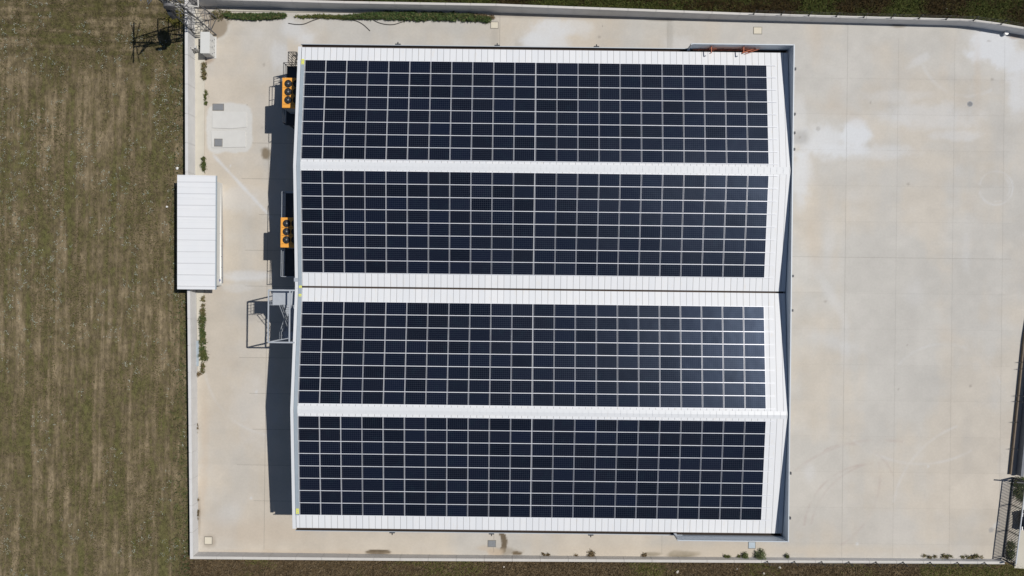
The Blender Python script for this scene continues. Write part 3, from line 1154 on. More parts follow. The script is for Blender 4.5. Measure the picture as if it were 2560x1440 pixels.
vs, fs, mi, rn_ = [], [], [], []
for (ar, k, rr_, c, xc, yc, zc) in rest:
    Mx = Matrix.Translation((xc, yc, zc)) @ Matrix.Rotation(ROT[k] + random.gauss(0, .0028), 4, 'X') @ Matrix.Rotation(random.gauss(0, .0028), 4, 'Y')
    q = random.random()
    for mb_, m_ in ((gb, 0), (fb, 1)):
        o_ = len(vs)
        vs += [tuple(Mx @ Vector(p)) for p in mb_.v]
        fs += [tuple(o_ + a for a in f_) for f_ in mb_.f]
        mi += [m_] * len(mb_.f)
        rn_ += [q] * len(mb_.f)
me = bpy.data.meshes.new('solar_panels')
me.from_pydata(vs, [], fs)
me.materials.append(M['glass'])
me.materials.append(M['frame'])
me.polygons.foreach_set('material_index', mi)
uvl = me.uv_layers.new(name='UVMap')
at = me.attributes.new('rnd', 'FLOAT_COLOR', 'CORNER')
co = [(0, 0), (1, 0), (1, 1), (0, 1)]
nf = len(gb.f) + len(fb.f)
uvd = np.zeros((len(me.loops), 2), dtype=np.float32) + .05
rd = np.ones((len(me.loops), 4), dtype=np.float32)
for p in me.polygons:
    s_ = p.loop_start
    rd[s_:s_ + 4, :3] = rn_[p.index]
    if p.index % nf == 0:
        uvd[s_:s_ + 4] = co
uvl.data.foreach_set('uv', uvd.ravel())
at.data.foreach_set('color', rd.ravel())
o = bpy.data.objects.new('solar_panels', me)
C.objects.link(o)
tag(o, 'remaining dark blue solar panels covering the rest of the white roof', 'solar panels', 'solar panels mounted on the white roof', 'stuff')

# mounting rails, one under every seam between rows; they stick out at the right
rproto = None
for (ytop, k) in ARR:
    for i in range(9):
        y = ytop - i * PITY
        if i == 0: y += -.02
        z = roof_z(y) + .045
        where = (f'above the first row of panels' if i == 0 else (f'below the eighth row of panels' if i == 8 else f'between panel rows {("one", "two", "three", "four", "five", "six", "seven", "eight")[i - 1]} and {("one", "two", "three", "four", "five", "six", "seven", "eight")[i]}'))
        lab = f'white mounting rail {where} in the {ARRN[k]}'
        if rproto is None:
            b = MB()
            b.box(-.02, 38.45, -.022, .022, -.03, .03)
            rproto = o = b.build('mounting_rail', 'rail')
        else:
            o = rproto.copy()
            C.objects.link(o)
        o.location = (PX0 - .03, y, z)
        o.rotation_euler = (ROT[k], 0, 0)
        tag(o, lab, 'mounting rail', 'mounting rails under the solar panels')


# ================================================================== CHILLERS, PLATFORMS, STAIRS
def railing(mb, pts, z, h=1.0, step=1.2, wd=.04):
    pts = [Vector((p[0], p[1], z)) for p in pts]
    for a, b_ in zip(pts[:-1], pts[1:]):
        for zz in (h, h * .55, .12):
            mb.bar(a + Vector((0, 0, zz)), b_ + Vector((0, 0, zz)), wd)
        n = max(1, round((b_ - a).length / step))
        for i in range(n + 1):
            q = a.lerp(b_, i / n)
            mb.bar(q, q + Vector((0, 0, h)), wd)


def platform(name, y0, y1, label, lit, stair=False):
    x0, x1, z = -19.72, -17.62, 3.9
    t = thing(name, (x0, (y0 + y1) / 2, 0), label, 'steel platform', 'steel platforms on the left side of the warehouse')
    b = MB()
    b.box(x0, x1, y0, y1, z - .10, z)
    b.build('deck', 'darksteel', t)  # near-black tone: shade on the deck grating put into its colour
    b = MB()
    for yy in (y0 + .15, y1 - .15):
        b.bar((x0 + .1, yy, 0), (x0 + .1, yy, z - .1), .12)
        b.bar((x0 + .1, yy, z - .9), (x1, yy, z - .2), .08)
    b.build('support_leg', 'darksteel', t)
    b = MB()
    railing(b, [(x1, y1), (x0, y1), (x0, y0), (x1, y0)], z, 1.02)
    b.build('railing', 'steel' if lit else 'darksteel', t)  # lit railing paler, the other darker: light put into the steel tone
    if stair:
        b = MB()                                     # caged ladder at the end of the platform
        xa, xb, ya, yb = -19.32, -18.62, y1 + .02, y1 + .92
        for zz in (2.9, 3.9, 4.92):
            b.bar((xa, ya, zz), (xa, yb, zz), .05)
            b.bar((xa, yb, zz), (xb, yb, zz), .05)
            b.bar((xb, yb, zz), (xb, ya, zz), .05)
        for i in range(5):
            q = i / 4
            b.bar((xa, ya + (yb - ya) * q, 2.9), (xa, ya + (yb - ya) * q, 4.92), .035)
            b.bar((xa + (xb - xa) * q, yb, 2.9), (xa + (xb - xa) * q, yb, 4.92), .035)
        for xx in (xb - .4, xb):
            b.bar((xx, yb - .1, 0), (xx, yb - .1, 5.0), .04)
        for i in range(16):
            b.bar((xb - .4, yb - .1, .2 + .3 * i), (xb, yb - .1, .2 + .3 * i), .025)
        b.build('ladder', 'darksteel', t)
    return t


platform('steel_platform', 13.9, 19.0, 'shaded dark steel platform with a caged ladder carrying the upper orange chiller', False, True)
platform('steel_platform', .75, 8.0, 'shaded dark steel platform with pale lit railing carrying the lower orange chiller', True)


def chiller(y0, y1, label):
    x0, x1, z0, z1 = -19.42, -17.78, 3.95, 6.1
    t = thing('chiller', ((x0 + x1) / 2, (y0 + y1) / 2, z0), label, 'chiller', 'orange six-fan chillers on the left side of the warehouse')
    b = MB()
    b.box(x0, x1, y0, y1, z1 - .28, z1)
    b.build('top_panel', 'orange', t, .02)
    b = MB()
    b.box(x0 + .12, x1 - .12, y0 + .06, y1 - .06, z0 + .15, z1 - .29)
    b.box(x0 + .05, x1 - .05, y0 + .02, y1 - .02, z0, z0 + .14)
    for yy in (y0 + .03, (y0 + y1) / 2, y1 - .09):
        b.box(x0 + .04, x0 + .11, yy, yy + .06, z0 + .15, z1 - .29)
    b.build('casing', 'steel', t)
    b = MB()
    for xx in (x0 + .055, x1 - .055):
        for i in range(int((y1 - y0) / .12)):
            yy = y0 + .1 + i * .12
            b.box(xx - .01, xx + .01, yy, yy + .05, z0 + .3, z1 - .35)
    b.build('coil', 'darksteel', t)
    for i in range(3):
        for kx in (0, 1):
            cx, cy = x0 + .52 + kx * .70, y1 - .50 - i * .68 * (y1 - y0) / 2.5
            b = MB()
            b.lathe((cx, cy, z1), [(.31, .002), (.31, .07), (.285, .07), (.285, .012), (.01, .012)], 28)
            fn = b.build('fan', 'black', t)
            b = MB()
            for q in range(5):
                a0 = q * 2 * math.pi / 5 + i + kx
                pts = []
                for rr2, da in ((.08, 0), (.26, .25), (.26, .85), (.08, .6)):
                    pts.append((cx + rr2 * math.cos(a0 + da), cy + rr2 * math.sin(a0 + da), z1 + .03 + .015 * (da > .4)))
                b.poly(pts, [(0, 1, 2, 3)])
            b.build('blade', 'darksteel', fn)
            b = MB()
            b.lathe((cx, cy, z1 + .045), [(.07, 0), (.07, .03), (.03, .045)], 14)
            b.build('hub', 'lid', fn)
            b = MB()
            for rr2 in (.12, .19, .26):
                b.tube([(cx + rr2 * math.cos(q * .3142), cy + rr2 * math.sin(q * .3142), z1 + .075) for q in range(21)], .004, 4)
            b.build('grille', 'darksteel', fn)
        b = MB()
        yy = y1 - .84 - i * .68 * (y1 - y0) / 2.5
        b.box(x0 + .10, x1 - .05, yy - .012, yy + .012, z1 + .001, z1 + .006)
        b.build('seam', 'black', t)
    return t


chiller(14.86, 17.37, 'orange six-fan chiller on the upper steel platform, left of the warehouse')
chiller(3.17, 5.68, 'orange six-fan chiller on the lower steel platform, just above the stairs')

# ---- escape stair tower
st = thing('escape_stairs', (-18.9, -2.5, 0), 'grey steel escape stair tower standing against the left side of the warehouse', 'staircase')
X0, X1, Y0, Y1 = -19.70, -17.98, -4.62, -.40
b = MB()
for xx in (X0, X1):
    b.bar((xx, Y0, 8.0), (xx, Y1, 8.0), .10)
for yy in (Y0, Y1):
    b.bar((X0, yy, 8.0), (XW0 - .02, yy, 8.0), .12)
b.bar((X0, Y0, 8.0), (X1, Y0 + .35, 7.95), .06)
for xx in (X0, X1):
    for yy in (Y0, Y1):
        b.bar((xx, yy, 0), (xx, yy, 7.95), .10)
b.bar((X0, -1.62, 0), (X0, -1.62, 6.9), .08)
b.bar((X0 + .75, Y0, 0), (X0 + .75, Y0, 5.2), .07)
b.build('frame', 'steel', st)
b = MB()
b.box(X0, XW0 - .02, -1.62, Y1 - .08, 6.86, 6.94)
b.build('landing', 'steel', st)
b = MB()
b.box(X0, XW0 - .3, Y0 + .02, -3.95, 4.16, 4.22)
b.build('landing', 'steel', st)
b = MB()
railing(b, [(X0 + .02, Y1 - .1), (X0 + .02, -1.6)], 6.94, 1.0, .3, .03)
railing(b, [(X0 + .02, -1.6), (X0 + .9, -1.6)], 6.94, 1.0, .6, .03)
railing(b, [(X0 + .02, -3.95), (X0 + .02, Y0)], 4.22, 1.0, .3, .03)
b.build('railing', 'steel', st)


def flight(x0, x1, ya, za, yb, zb, n):
    b = MB()
    for i in range(n):
        q = (i + .5) / n
        y, z = ya + (yb - ya) * q, za + (zb - za) * q
        b.box(x0 + .03, x1 - .03, y - .12, y + .12, z - .025, z)
    b.build('steps', 'steel', st)
    b = MB()
    for xx in (x0, x1):
        b.bar((xx, ya, za - .05), (xx, yb, zb - .05), .035, .2)
    b.build('stringer', 'steel', st)
    b = MB()
    for xx in (x0, x1):
        b.bar((xx, ya, za + 1), (xx, yb, zb + 1), .045)
        b.bar((xx, ya, za + .5), (xx, yb, zb + .5), .03)
        for i in range(5):
            q = i / 4
            y, z = ya + (yb - ya) * q, za + (zb - za) * q
            b.bar((xx, y, z), (xx, y, z + 1), .03)
    b.build('handrail', 'steel', st)


flight(-18.85, -17.75, -1.62, 6.9, -3.95, 4.2, 13)
flight(-19.65, -18.95, -3.95, 4.2, -1.60, 1.9, 12)
b = MB()
b.box(X0, XW0 - .3, -1.6, -.5, 1.84, 1.90)
b.build('landing', 'steel', st)
flight(-18.85, -17.85, -1.62, 1.9, -3.9, 0.0, 10)


# ================================================================== LEFT SIDE OF THE YARD
# ---- white-roofed shed straddling the left wall
z = 2.45
A, B_, C_, D_ = P(443, 437, z), P(539, 439, z), P(537.5, 724, z), P(443, 723, z)
sh = thing('storage_shed', (A + C_) / 2 - Vector((0, 0, z)), 'long shed with a ribbed white roof standing across the left wall', 'shed')
b = MB()
b.hexa([(p.x, p.y, z - .07) for p in (D_, C_, B_, A)], [(p.x, p.y, z) for p in (D_, C_, B_, A)])
for i in range(11):
    q = (i + .35) / 10.4
    if q > 1: break
    a_, b_ = D_.lerp(A, q), C_.lerp(B_, q)
    b.bar(a_ + Vector((.02, 0, .015)), b_ + Vector((-.02, 0, .015)), .05, .03)
b.build('roof', 'shedroof', sh)
b = MB()
b.hexa([(D_.x + .10, D_.y + .35, -.1), (C_.x - .38, C_.y + .35, -.1), (B_.x - .38, B_.y - .35, -.1), (A.x + .10, A.y - .35, -.1)],
       [(D_.x + .10, D_.y + .35, z - .08), (C_.x - .38, C_.y + .35, z - .08), (B_.x - .38, B_.y - .35, z - .08), (A.x + .10, A.y - .35, z - .08)])
b.build('wall', 'cream_box', sh)
b = MB()
b.hexa([(C_.x + .005, C_.y, z - .14), (C_.x + .09, C_.y, z - .14), (B_.x + .09, B_.y, z - .14), (B_.x + .005, B_.y, z - .14)],
       [(C_.x + .005, C_.y, z - .03), (C_.x + .09, C_.y, z - .03), (B_.x + .09, B_.y, z - .03), (B_.x + .005, B_.y, z - .03)])
b.build('gutter', 'tray', sh)
# ---- rack beside the shed
q0, q1 = P(545.5, 467, .45), P(547.5, 708, .45)
rk = thing('pipe_rack', (q0 + q1) / 2 - Vector((0, 0, .45)), 'low pale pipe rack with small brackets beside the white-roofed shed', 'rack')
n_ = (q1 - q0).normalized()
sd_ = Vector((-n_.y, n_.x, 0))
if sd_.x < 0: sd_ = -sd_
dn = Vector((0, 0, -.45))
b = MB()
b.hexa([q0 - sd_ * .22 + dn, q1 - sd_ * .22 + dn, q1 + sd_ * .20 + dn, q0 + sd_ * .20 + dn], [q - Vector((0, 0, .40)) for q in (q0 - sd_ * .22, q1 - sd_ * .22, q1 + sd_ * .20, q0 + sd_ * .20)])
b.build('base', 'lid', rk)
b = MB()
b.bar(q0 + sd_ * .16, q1 + sd_ * .16, .10, .06)
b.bar(q1 + sd_ * .16, q1 - sd_ * .2, .10, .06)
b.build('edge_beam', 'tank', rk)
b = MB()
b.bar(q0 - sd_ * .12, q1 - sd_ * .12, .04)
b.bar(q0 + sd_ * .02, q1 + sd_ * .02, .03)
b.build('rail', 'white_metal', rk)
for i in range(9):
    q = q0.lerp(q1, (i + .5) / 9)
    b = MB()
    b.bar(q - sd_ * .16 + Vector((0, 0, -.3)), q + Vector((0, 0, .06)), .05)
    b.bar(q + sd_ * .14 + Vector((0, 0, -.3)), q + Vector((0, 0, .06)), .05)
    b.bar(q - sd_ * .15, q + sd_ * .13, .05)
    b.build('bracket', 'darksteel', rk)
for q in (.02, .485, .97):
    c_ = q0.lerp(q1, q)
    b = MB()
    b.lathe(c_ + Vector((0, 0, -.05)), [(.15, 0), (.17, .08), (.15, .2), (.06, .24)], 10)
    b.build('valve', 'blue', rk)

# ---- cabinet
z = 1.35
c0, c1 = P(539.5, 94, 0), P(538.5, 145, 0)
cb = thing('electrical_cabinet', (c0.x - .36, (c0.y + c1.y) / 2, 0), 'tall grey-white electrical cabinet near the lattice mast in the top left corner', 'cabinet')
x0, x1, y0, y1 = c0.x - .78, c0.x, c1.y, c0.y
b = MB()
b.box(x0, x1 - .04, y0, y1, .06, z)
b.build('body', 'cream_box', cb, .015)
b = MB()
b.box(x0 - .03, x1 + .03, y0 - .03, y1 + .03, z + .003, z + .05)
b.build('roof', 'cream_box', cb, .01)
b = MB()
b.box(x0 - .02, x1 + .08, y0 - .06, y1 + .06, 0, .055)
b.build('plinth', 'slab', cb)
for i in range(3):
    yy = y0 + .05 + i * (y1 - y0 - .1) / 3
    b = MB()
    b.box(x1 - .038, x1 - .012, yy + .02, yy + (y1 - y0 - .1) / 3 - .02, .12, z - .06)
    dr = b.build('door', 'cream_box', cb)
    b = MB()
    b.box(x1 - .011, x1 + .015, yy + .1, yy + .16, .62, .78)
    b.box(x1 - .011, x1 + .003, yy + .3, yy + .42, .25, .34)
    b.build('handle', 'lid', dr)

# ---- bent marker post
q = P(503, 130, 0)
b = MB()
b.tube([(q.x - .55, q.y + .12, .1), (q.x - .55, q.y + .1, 1.0), (q.x - .35, q.y, 1.3), (q.x + .1, q.y, 1.35)], .025, 6)
b.box(q.x - .40, q.x + .0, q.y - .05, q.y + .05, .10, .95)
b.box(q.x + .02, q.x + .16, q.y - .10, q.y + .14, 1.28, 1.42)
o = b.build('marker_post', ['mastlight'], None, 0, base_of(b))
tag(o, 'small bent metal post with a white box left of the cabinet', 'post')

# ---- lattice mast
mc = P(515, 66, 0)
ms = thing('lattice_mast', mc, 'grey lattice steel mast with a dish and a platform in the top left corner', 'mast')
HM = 10.6


def leg(z, i):
    r_ = .98 - .48 * z / HM
    sx, sy = ((-1, -1), (1, -1), (1, 1), (-1, 1))[i]
    return Vector((mc.x + sx * r_, mc.y + sy * r_ * .80, z))


for i in range(4):
    b = MB()
    b.bar(leg(0, i), leg(HM, i), .08)
    b.build('leg', 'mast', ms)
b = MB()
nb = 9
for k_ in range(nb):
    za, zb = HM * k_ / nb, HM * (k_ + 1) / nb
    for i in range(4):
        jn = (i + 1) % 4
        b.bar(leg(za, i) if k_ % 2 else leg(za, jn), leg(zb, jn) if k_ % 2 else leg(zb, i), .035)
        b.bar(leg(zb, i), leg(zb, jn), .035)
b.build('bracing', 'mast', ms)
b = MB()                                             # pale open platform frame at five metres
zf = 5.1
fr = [P(408, 4, zf), P(496, 17, zf), P(494, -30, zf), P(408, -32, zf)]
fr2 = [P(421, 14, zf - .35), P(496, 17, zf - .35)]
for i in range(4):
    b.bar(fr[i], fr[(i + 1) % 4], .075)
b.bar(fr2[0], fr2[1], .075)
for q in (0, .33, .66, 1):
    b.bar(fr[0].lerp(fr[1], q), fr2[0].lerp(fr2[1], q), .06)
    b.bar(fr[0].lerp(fr[1], q), fr[3].lerp(fr[2], q), .06)
b.bar(fr[0].lerp(fr[1], .25), fr2[0].lerp(fr2[1], .6), .06)
b.build('platform', 'mastlight', ms)
# ladder inside
b = MB()
for s in (-.18, .18):
    b.bar((mc.x + s + .1, mc.y - .5, 0), (mc.x + s * .8, mc.y - .35, HM - .4), .035)
for k_ in range(20):
    q = k_ / 20
    b.bar((mc.x - .16 + .1 * (1 - q), mc.y - .5 + .15 * q, .3 + q * (HM - .8)), (mc.x + .16 + .1 * (1 - q), mc.y - .5 + .15 * q, .3 + q * (HM - .8)), .028)
b.build('ladder', 'mastlight', ms)
# dish and panel antennas
def disc(c, n, r_, depth, mb):
    n = Vector(n).normalized()
    a = n.cross(Vector((0, 0, 1))).normalized()
    bb_ = n.cross(a)
    N = 22
    pts = []
    for (rr2, dz) in ((r_, 0), (r_ * 1.02, depth), (r_ * .6, depth * 1.2), (.01, depth * 1.3)):
        pts += [Vector(c) + (a * math.cos(2 * math.pi * q / N) + bb_ * math.sin(2 * math.pi * q / N)) * rr2 + n * dz for q in range(N)]
    fs_ = [(i * N + q, i * N + (q + 1) % N, (i + 1) * N + (q + 1) % N, (i + 1) * N + q) for i in range(3) for q in range(N)]
    fs_ += [tuple(range(N))[::-1]]
    mb.poly(pts, fs_)


b = MB()
disc((mc.x - .75, mc.y - .35, 5.0), (-.95, -.35, .05), .80, .30, b)
b.bar((mc.x - .75, mc.y - .35, 5.0), (mc.x - .3, mc.y - .1, 5.0), .08)
b.build('dish', 'darksteel', ms)
b = MB()
disc((mc.x + .1, mc.y - .9, 7.2), (.1, -1, 0), .45, .22, b)
b.build('dish', 'mast', ms)
b = MB()
for k_ in range(3):
    xx = mc.x - .8 + k_ * .2
    b.bar((mc.x, mc.y, 8.3 + k_ * .5), (xx - .3, mc.y - 1.3, 8.3 + k_ * .5), .06)
b.bar((mc.x - .5, mc.y + 1.9, HM - .1), (mc.x - .5, mc.y - 1.9, HM - .1), .09)
b.bar((mc.x - .9, mc.y + 1.6, HM - .4), (mc.x - .1, mc.y - 1.9, HM - .4), .05)
b.bar((mc.x - .9, mc.y - 1.6, HM - .4), (mc.x - .1, mc.y + 1.9, HM - .4), .05)
b.bar((mc.x + 1.2, mc.y, HM - .25), (mc.x - .9, mc.y, HM - .25), .14, .12)
b.build('antenna_arm', 'mast', ms)
# cables heaped at the foot of the mast
r = np.random.default_rng(5)
b = MB()
for i in range(14):
    a = P(506 + 16 * r.random(), 60 + 12 * r.random(), .3 + .3 * r.random())
    d = P(512 + 18 * r.random(), 72 + 9 * r.random(), .1)
    m_ = (a + d) / 2 + Vector((r.normal(0, .15), r.normal(0, .1), .25))
    b.tube([a, m_, d], .03, 5)
single('cable_bundle', b, 'stone', 'tangle of brownish cables at the foot of the lattice mast', 'cables')

# ---- the two buried tank slabs
for (pts, lab) in (([(531, 279), (616, 280), (617, 318), (600, 320), (575, 322), (531, 320)], 'rough white concrete slab in the yard, the upper of two'),
                   ([(528, 328), (560, 328), (592, 325), (614, 329), (615, 368), (530, 370)], 'rough white concrete slab in the yard, the lower of two')):
    b = MB()
    b.prism([(P(u, v).x, P(u, v).y) for u, v in pts][::-1], -.02, .07)
    o = b.build('concrete_slab', 'slab', None, .02, base_of(b))
    tag(o, lab, 'slab', 'white concrete slabs left of the warehouse')


def cover(u0, v0, u1, v1, z, m, label, name='manhole_cover', frame='joint', rounded=False):
    a, b_ = P(u0, v0), P(u1, v1)
    c = (a + b_) / 2
    t = thing(name, (c.x, c.y, 0), label, 'manhole cover' if name == 'manhole_cover' else 'grate')
    hx, hy = abs(b_.x - a.x) / 2, abs(b_.y - a.y) / 2
    mb = MB()
    mb.box(c.x - hx, c.x + hx, c.y - hy, c.y + hy, z - .02, z + .006)
    mb.build('surround', frame, t)
    mb = MB()
    mb.box(c.x - hx + .05, c.x + hx - .05, c.y - hy + .05, c.y + hy - .05, z - .02, z + .03)
    mb.build('lid', m, t, .02 if not rounded else .08)
    return t


cover(531.5, 259, 560, 277, .02, 'lid', 'dark grey rectangular grate above the upper white slab', 'grate')
cover(536.5, 347, 557, 367, .085, 'lid', 'dark grey square grate with rounded corners on the lower white slab', 'grate', rounded=True)
cover(1226, 54, 1246, 72, 0, 'lidlight', 'cream square manhole cover between the top wall and the warehouse')
cover(1883, 67, 1905, 86, 0, 'lidlight', 'cream square manhole cover above the parapet at the top right')
cover(511, 1341, 531, 1361, .03, 'lidlight', 'cream square manhole cover in the bottom left corner of the yard')
cover(1219, 1350, 1240, 1368, 0, 'lid', 'grey square manhole cover below the middle of the warehouse beside a wet streak')
cover(1870, 1354, 1889, 1372, 0, 'tray', 'pale grey square manhole cover below the right end of the warehouse')
# round drain
q = P(2425, 260)
t = thing('drain', q, 'small round drain in the right part of the yard', 'drain')
b = MB()
b.lathe((q.x, q.y, 0), [(.26, 0), (.26, .012), (.20, .012), (.20, .008)], 20)
b.build('rim', 'lid', t)
b = MB()
for k_ in range(-3, 4):
    hw = math.sqrt(max(.01, .18 ** 2 - (k_ * .05) ** 2))
    b.box(q.x - hw, q.x + hw, q.y + k_ * .05 - .013, q.y + k_ * .05 + .013, .012, .018)
b.build('grille', 'darksteel', t)
# white bucket by the bend of the top wall
q = P(2510, 86)
t = thing('bucket', q, 'white round bucket by the bend of the top wall', 'bucket')
b = MB()
b.lathe((q.x, q.y, 0), [(.13, 0), (.165, .34), (.175, .35)], 20)
b.build('body', 'tank', t)
b = MB()
b.lathe((q.x, q.y, .352), [(.18, 0), (.18, .03), (.15, .035)], 20)
b.build('lid', 'tank', t)

# ---- hoses
def hose(pts, label, rad=.035):
    v = [P(a, b_, .04) for a, b_ in pts]
    out = []
    for i in range(len(v) - 1):
        p0, p1, p2, p3 = v[max(i - 1, 0)], v[i], v[i + 1], v[min(i + 2, len(v) - 1)]
        for q in range(6):
            t_ = q / 6
            out.append(.5 * ((2 * p1) + (p2 - p0) * t_ + (2 * p0 - 5 * p1 + 4 * p2 - p3) * t_ ** 2 + (3 * p1 - p0 - 3 * p2 + p3) * t_ ** 3))
    out.append(v[-1])
    b = MB()
    b.tube(out, rad, 7)
    single('hose', b, 'hose', label, 'hose', 'black hoses lying under the top wall')


hose([(721, 58), (740, 61), (760, 60), (780, 52), (800, 46), (818, 44), (845, 44)], 'black hose lying in a wave left of the weeds, longest of three')
hose([(878, 49), (895, 54), (910, 63), (925, 77)], 'short black hose bent down to the right below the weeds')
hose([(930, 48), (945, 56), (965, 61), (985, 61), (1005, 55), (1020, 50)], 'black hose sagging in a shallow bow below the green strip')

# ---- weeds at the left kerb and the bottom wall
W = 'weeds along the left kerb'
for (u, v, rx, ry, n, cols, lab, h_) in [
        (512, 178, .22, .85, 700, DRY + OLIVE, 'brownish weed tuft just below the cabinet', .35),
        (515, 245, .12, .75, 320, OLIVE, 'thin green weed beside the kerb above the grates', .25),
        (511, 408, .18, .75, 700, GREENS + OLIVE, 'dark green weed above the white-roofed shed', .35),
        (509, 755, .16, .55, 260, DRY + OLIVE, 'sparse dry weed directly below the white-roofed shed', .2),
        (507, 805, .26, .85, 900, OLIVE + GREENS, 'upper half of the long green weed row by the left wall', .35),
        (508, 782, .20, .45, 420, OLIVE + DRY, 'thin olive weed at the top of the long weed row', .25),
        (508, 835, .24, .45, 620, OLIVE + GREENS, 'bushy green part near the middle of the long weed row', .35),
        (509, 862, .28, .70, 900, OLIVE + GREENS, 'middle clump of the long green weed row by the left wall', .4),
        (511, 888, .34, .42, 800, OLIVE, 'roundest brightest bush in the weed row by the left wall', .5),
        (509, 918, .18, .55, 360, OLIVE + DRY, 'thin tail of weeds at the lower end of the weed row', .25),
        (498, 935, .30, .14, 120, DRY, 'dry weed spreading over the end of the kerb', .12),
        (493, 1068, .10, .40, 90, DRY, 'tiny dry weed at the wall foot beside the lower hall', .15),
        (494, 1275, .14, 1.2, 420, DRY + [(.05, .045, .03)], 'dark dry weed line in the lower left corner', .2),
        (509, 115, .30, .30, 200, GREENS, 'small green weed left of the cabinet', .2)]:
    q = P(u, v)
    plant(q.x, q.y, .06 if u < 515 else 0, rx, ry, h_, n, cols, int(u * 7 + v), lab, 'weed', 'weed', W)
for (u, v, rx, ry, n, cols, lab, h_) in [
        (553, 38, 1.1, .35, 900, DRY + OLIVE, 'brown and green brush right of the lattice mast', .5),
        (1900, 1387, .42, .45, 900, [(.10, .13, .05), (.07, .10, .035), (.14, .15, .08)], 'largest grey-green bush against the bottom wall', .8),
        (1862, 1389, .26, .26, 420, [(.09, .11, .04), (.06, .08, .025)], 'round bush against the bottom wall left of the largest', .5),
        (1816, 1391, .28, .14, 260, OLIVE, 'low bush against the bottom wall, third from the gate', .3),
        (1846, 1392, .12, .10, 90, OLIVE, 'tiny bush between the two round bushes at the bottom wall', .2),
        (1966, 1389, .14, .18, 160, [(.06, .07, .02), (.04, .05, .015)], 'small dark bush below the right corner of the warehouse', .4),
        (1366, 1385, .45, .12, 140, DRY, 'dry twigs at the foot of the bottom wall', .2),
        (1478, 1385, .30, .25, 320, DRY, 'brown dry clump at the bottom wall', .35),
        (1440, 1390, .25, .12, 90, DRY, 'few dry stems left of the brown clump at the bottom wall', .2),
        (1612, 1388, .35, .18, 120, DRY, 'dry stems in front of the wet patch at the bottom wall', .2),
        (2320, 1391, .7, .14, 200, DRY + OLIVE, 'dry weeds at the bottom wall left of the gate', .25),
        (2365, 1391, .5, .16, 240, OLIVE + DRY, 'greenish weeds at the bottom wall left of the gate', .25),
        (2430, 1391, 1.2, .14, 420, DRY + OLIVE, 'long line of dry weeds ending at the gate', .25),
        (2552, 1222, .8, 1.1, 2200, GREENS, 'dark green bush outside the top end of the gate', .5),
        (2524, 1375, .35, .9, 1100, GREENS + OLIVE, 'green brush outside the lower end of the gate', .4),
        (1218, 50, .40, .25, 320, GREENS, 'round green tuft left of the cream cover under the top wall', .3),
        (445, 40, 1.1, .9, 1500, [(.11, .10, .02), (.08, .085, .02), (.13, .11, .03)], 'yellow-green bush in the field left of the lattice mast', .5)]:
    q = P(u, v)
    plant(q.x, q.y, 0 if v > 45 or u > 600 else -.05, rx, ry, h_, n, cols, int(u * 3 + v), lab, 'bush', 'bush', 'bushes and tufts along the walls')
b = MB()
a_, d_ = P(495, 852), P(497, 915)
b.hexa([(a_.x - .1, d_.y, .10), (a_.x + .14, d_.y, .10), (a_.x + .14, a_.y, .10), (a_.x - .1, a_.y, .10)], [(a_.x - .1, d_.y, .14), (a_.x + .14, d_.y, .14), (a_.x + .14, a_.y, .14), (a_.x - .1, a_.y, .14)])
single('channel_grate', b, 'tray', 'narrow grey channel grate on the kerb beside the weed row', 'grate')


# ---- wire fences on the walls
def fence(pts, nn, upix0, upix1, n, side, label, hh=.75):
    t = thing('wire_fence', (pts[0].x, pts[0].y, 0), label, 'fence')
    line = [p + q * .5 for p, q in zip(pts, nn)]
    tops = []
    L = []
    for i in range(n):
        u = upix0 + (upix1 - upix0) * i / (n - 1)
        best = None
        for a, b_ in zip(line[:-1], line[1:]):
            ua = 1280 + (a.x * math.cos(ROLL) + a.y * math.sin(ROLL)) * F / (H - a.z)
            ub = 1280 + (b_.x * math.cos(ROLL) + b_.y * math.sin(ROLL)) * F / (H - b_.z)
            if min(ua, ub) <= u <= max(ua, ub):
                best = a.lerp(b_, (u - ua) / (ub - ua) if ub != ua else 0)
        if best is None:
            continue
        L.append(best)
    for p in L:
        b = MB()
        b.bar(p, p + Vector((0, side * .06, hh)), .055)
        b.box(p.x - .07, p.x + .07, p.y - .07, p.y + .07, p.z, p.z + .015)
        b.build('post', 'darksteel', t)
        tops.append(p + Vector((0, side * .06, hh)))
    b = MB()
    for q in (.3, .65, .97):
        for (p0, t0), (p1, t1) in zip(list(zip(L, tops))[:-1], list(zip(L, tops))[1:]):
            a, d = p0.lerp(t0, q), p1.lerp(t1, q)
            m_ = (a + d) / 2 - Vector((0, 0, .03))
            b.bar(a, m_, .008)
            b.bar(m_, d, .008)
    b.build('wire', 'darksteel', t)


fence(tp, tn, 1884, 2640, 12, 1, 'dark wire fence on posts along the right half of the top wall')
fence(bp, bn, 1918, 2461, 9, -1, 'dark wire fence on posts along the right end of the bottom wall', .8)
fence(rp, rn, 2606, 2538, 1, 1, 'x') if False else None
t = thing('wire_fence', (rp[0].x, rp[0].y, 0), 'short dark fence posts along the brown-faced right wall', 'fence')
for v_ in (905, 922, 989, 1003, 1055, 1122):
    tt = (v_ - 850) / 337
    p = P(2563 - 34 * tt, v_, .25)
    b = MB()
    b.bar(p, p + Vector((.02, 0, .45)), .05)
    b.bar(p + Vector((0, 0, .02)), p + Vector((-.42, -.06, .06)), .03)
    b.build('post', 'darksteel', t)

# ---- neighbour's wall beyond the right edge
nb_, np_, nn_ = wall_run([P(2640, 560, .7), P(2593, 850, .7), P(2559, 1192, .7)], .25, -1)
tag(two_tone(nb_).build('perimeter_wall', ['greywall', 'greywall'], None, 0, base_of(nb_)), 'grey outer wall in the shade beyond the thin right wall', 'wall')

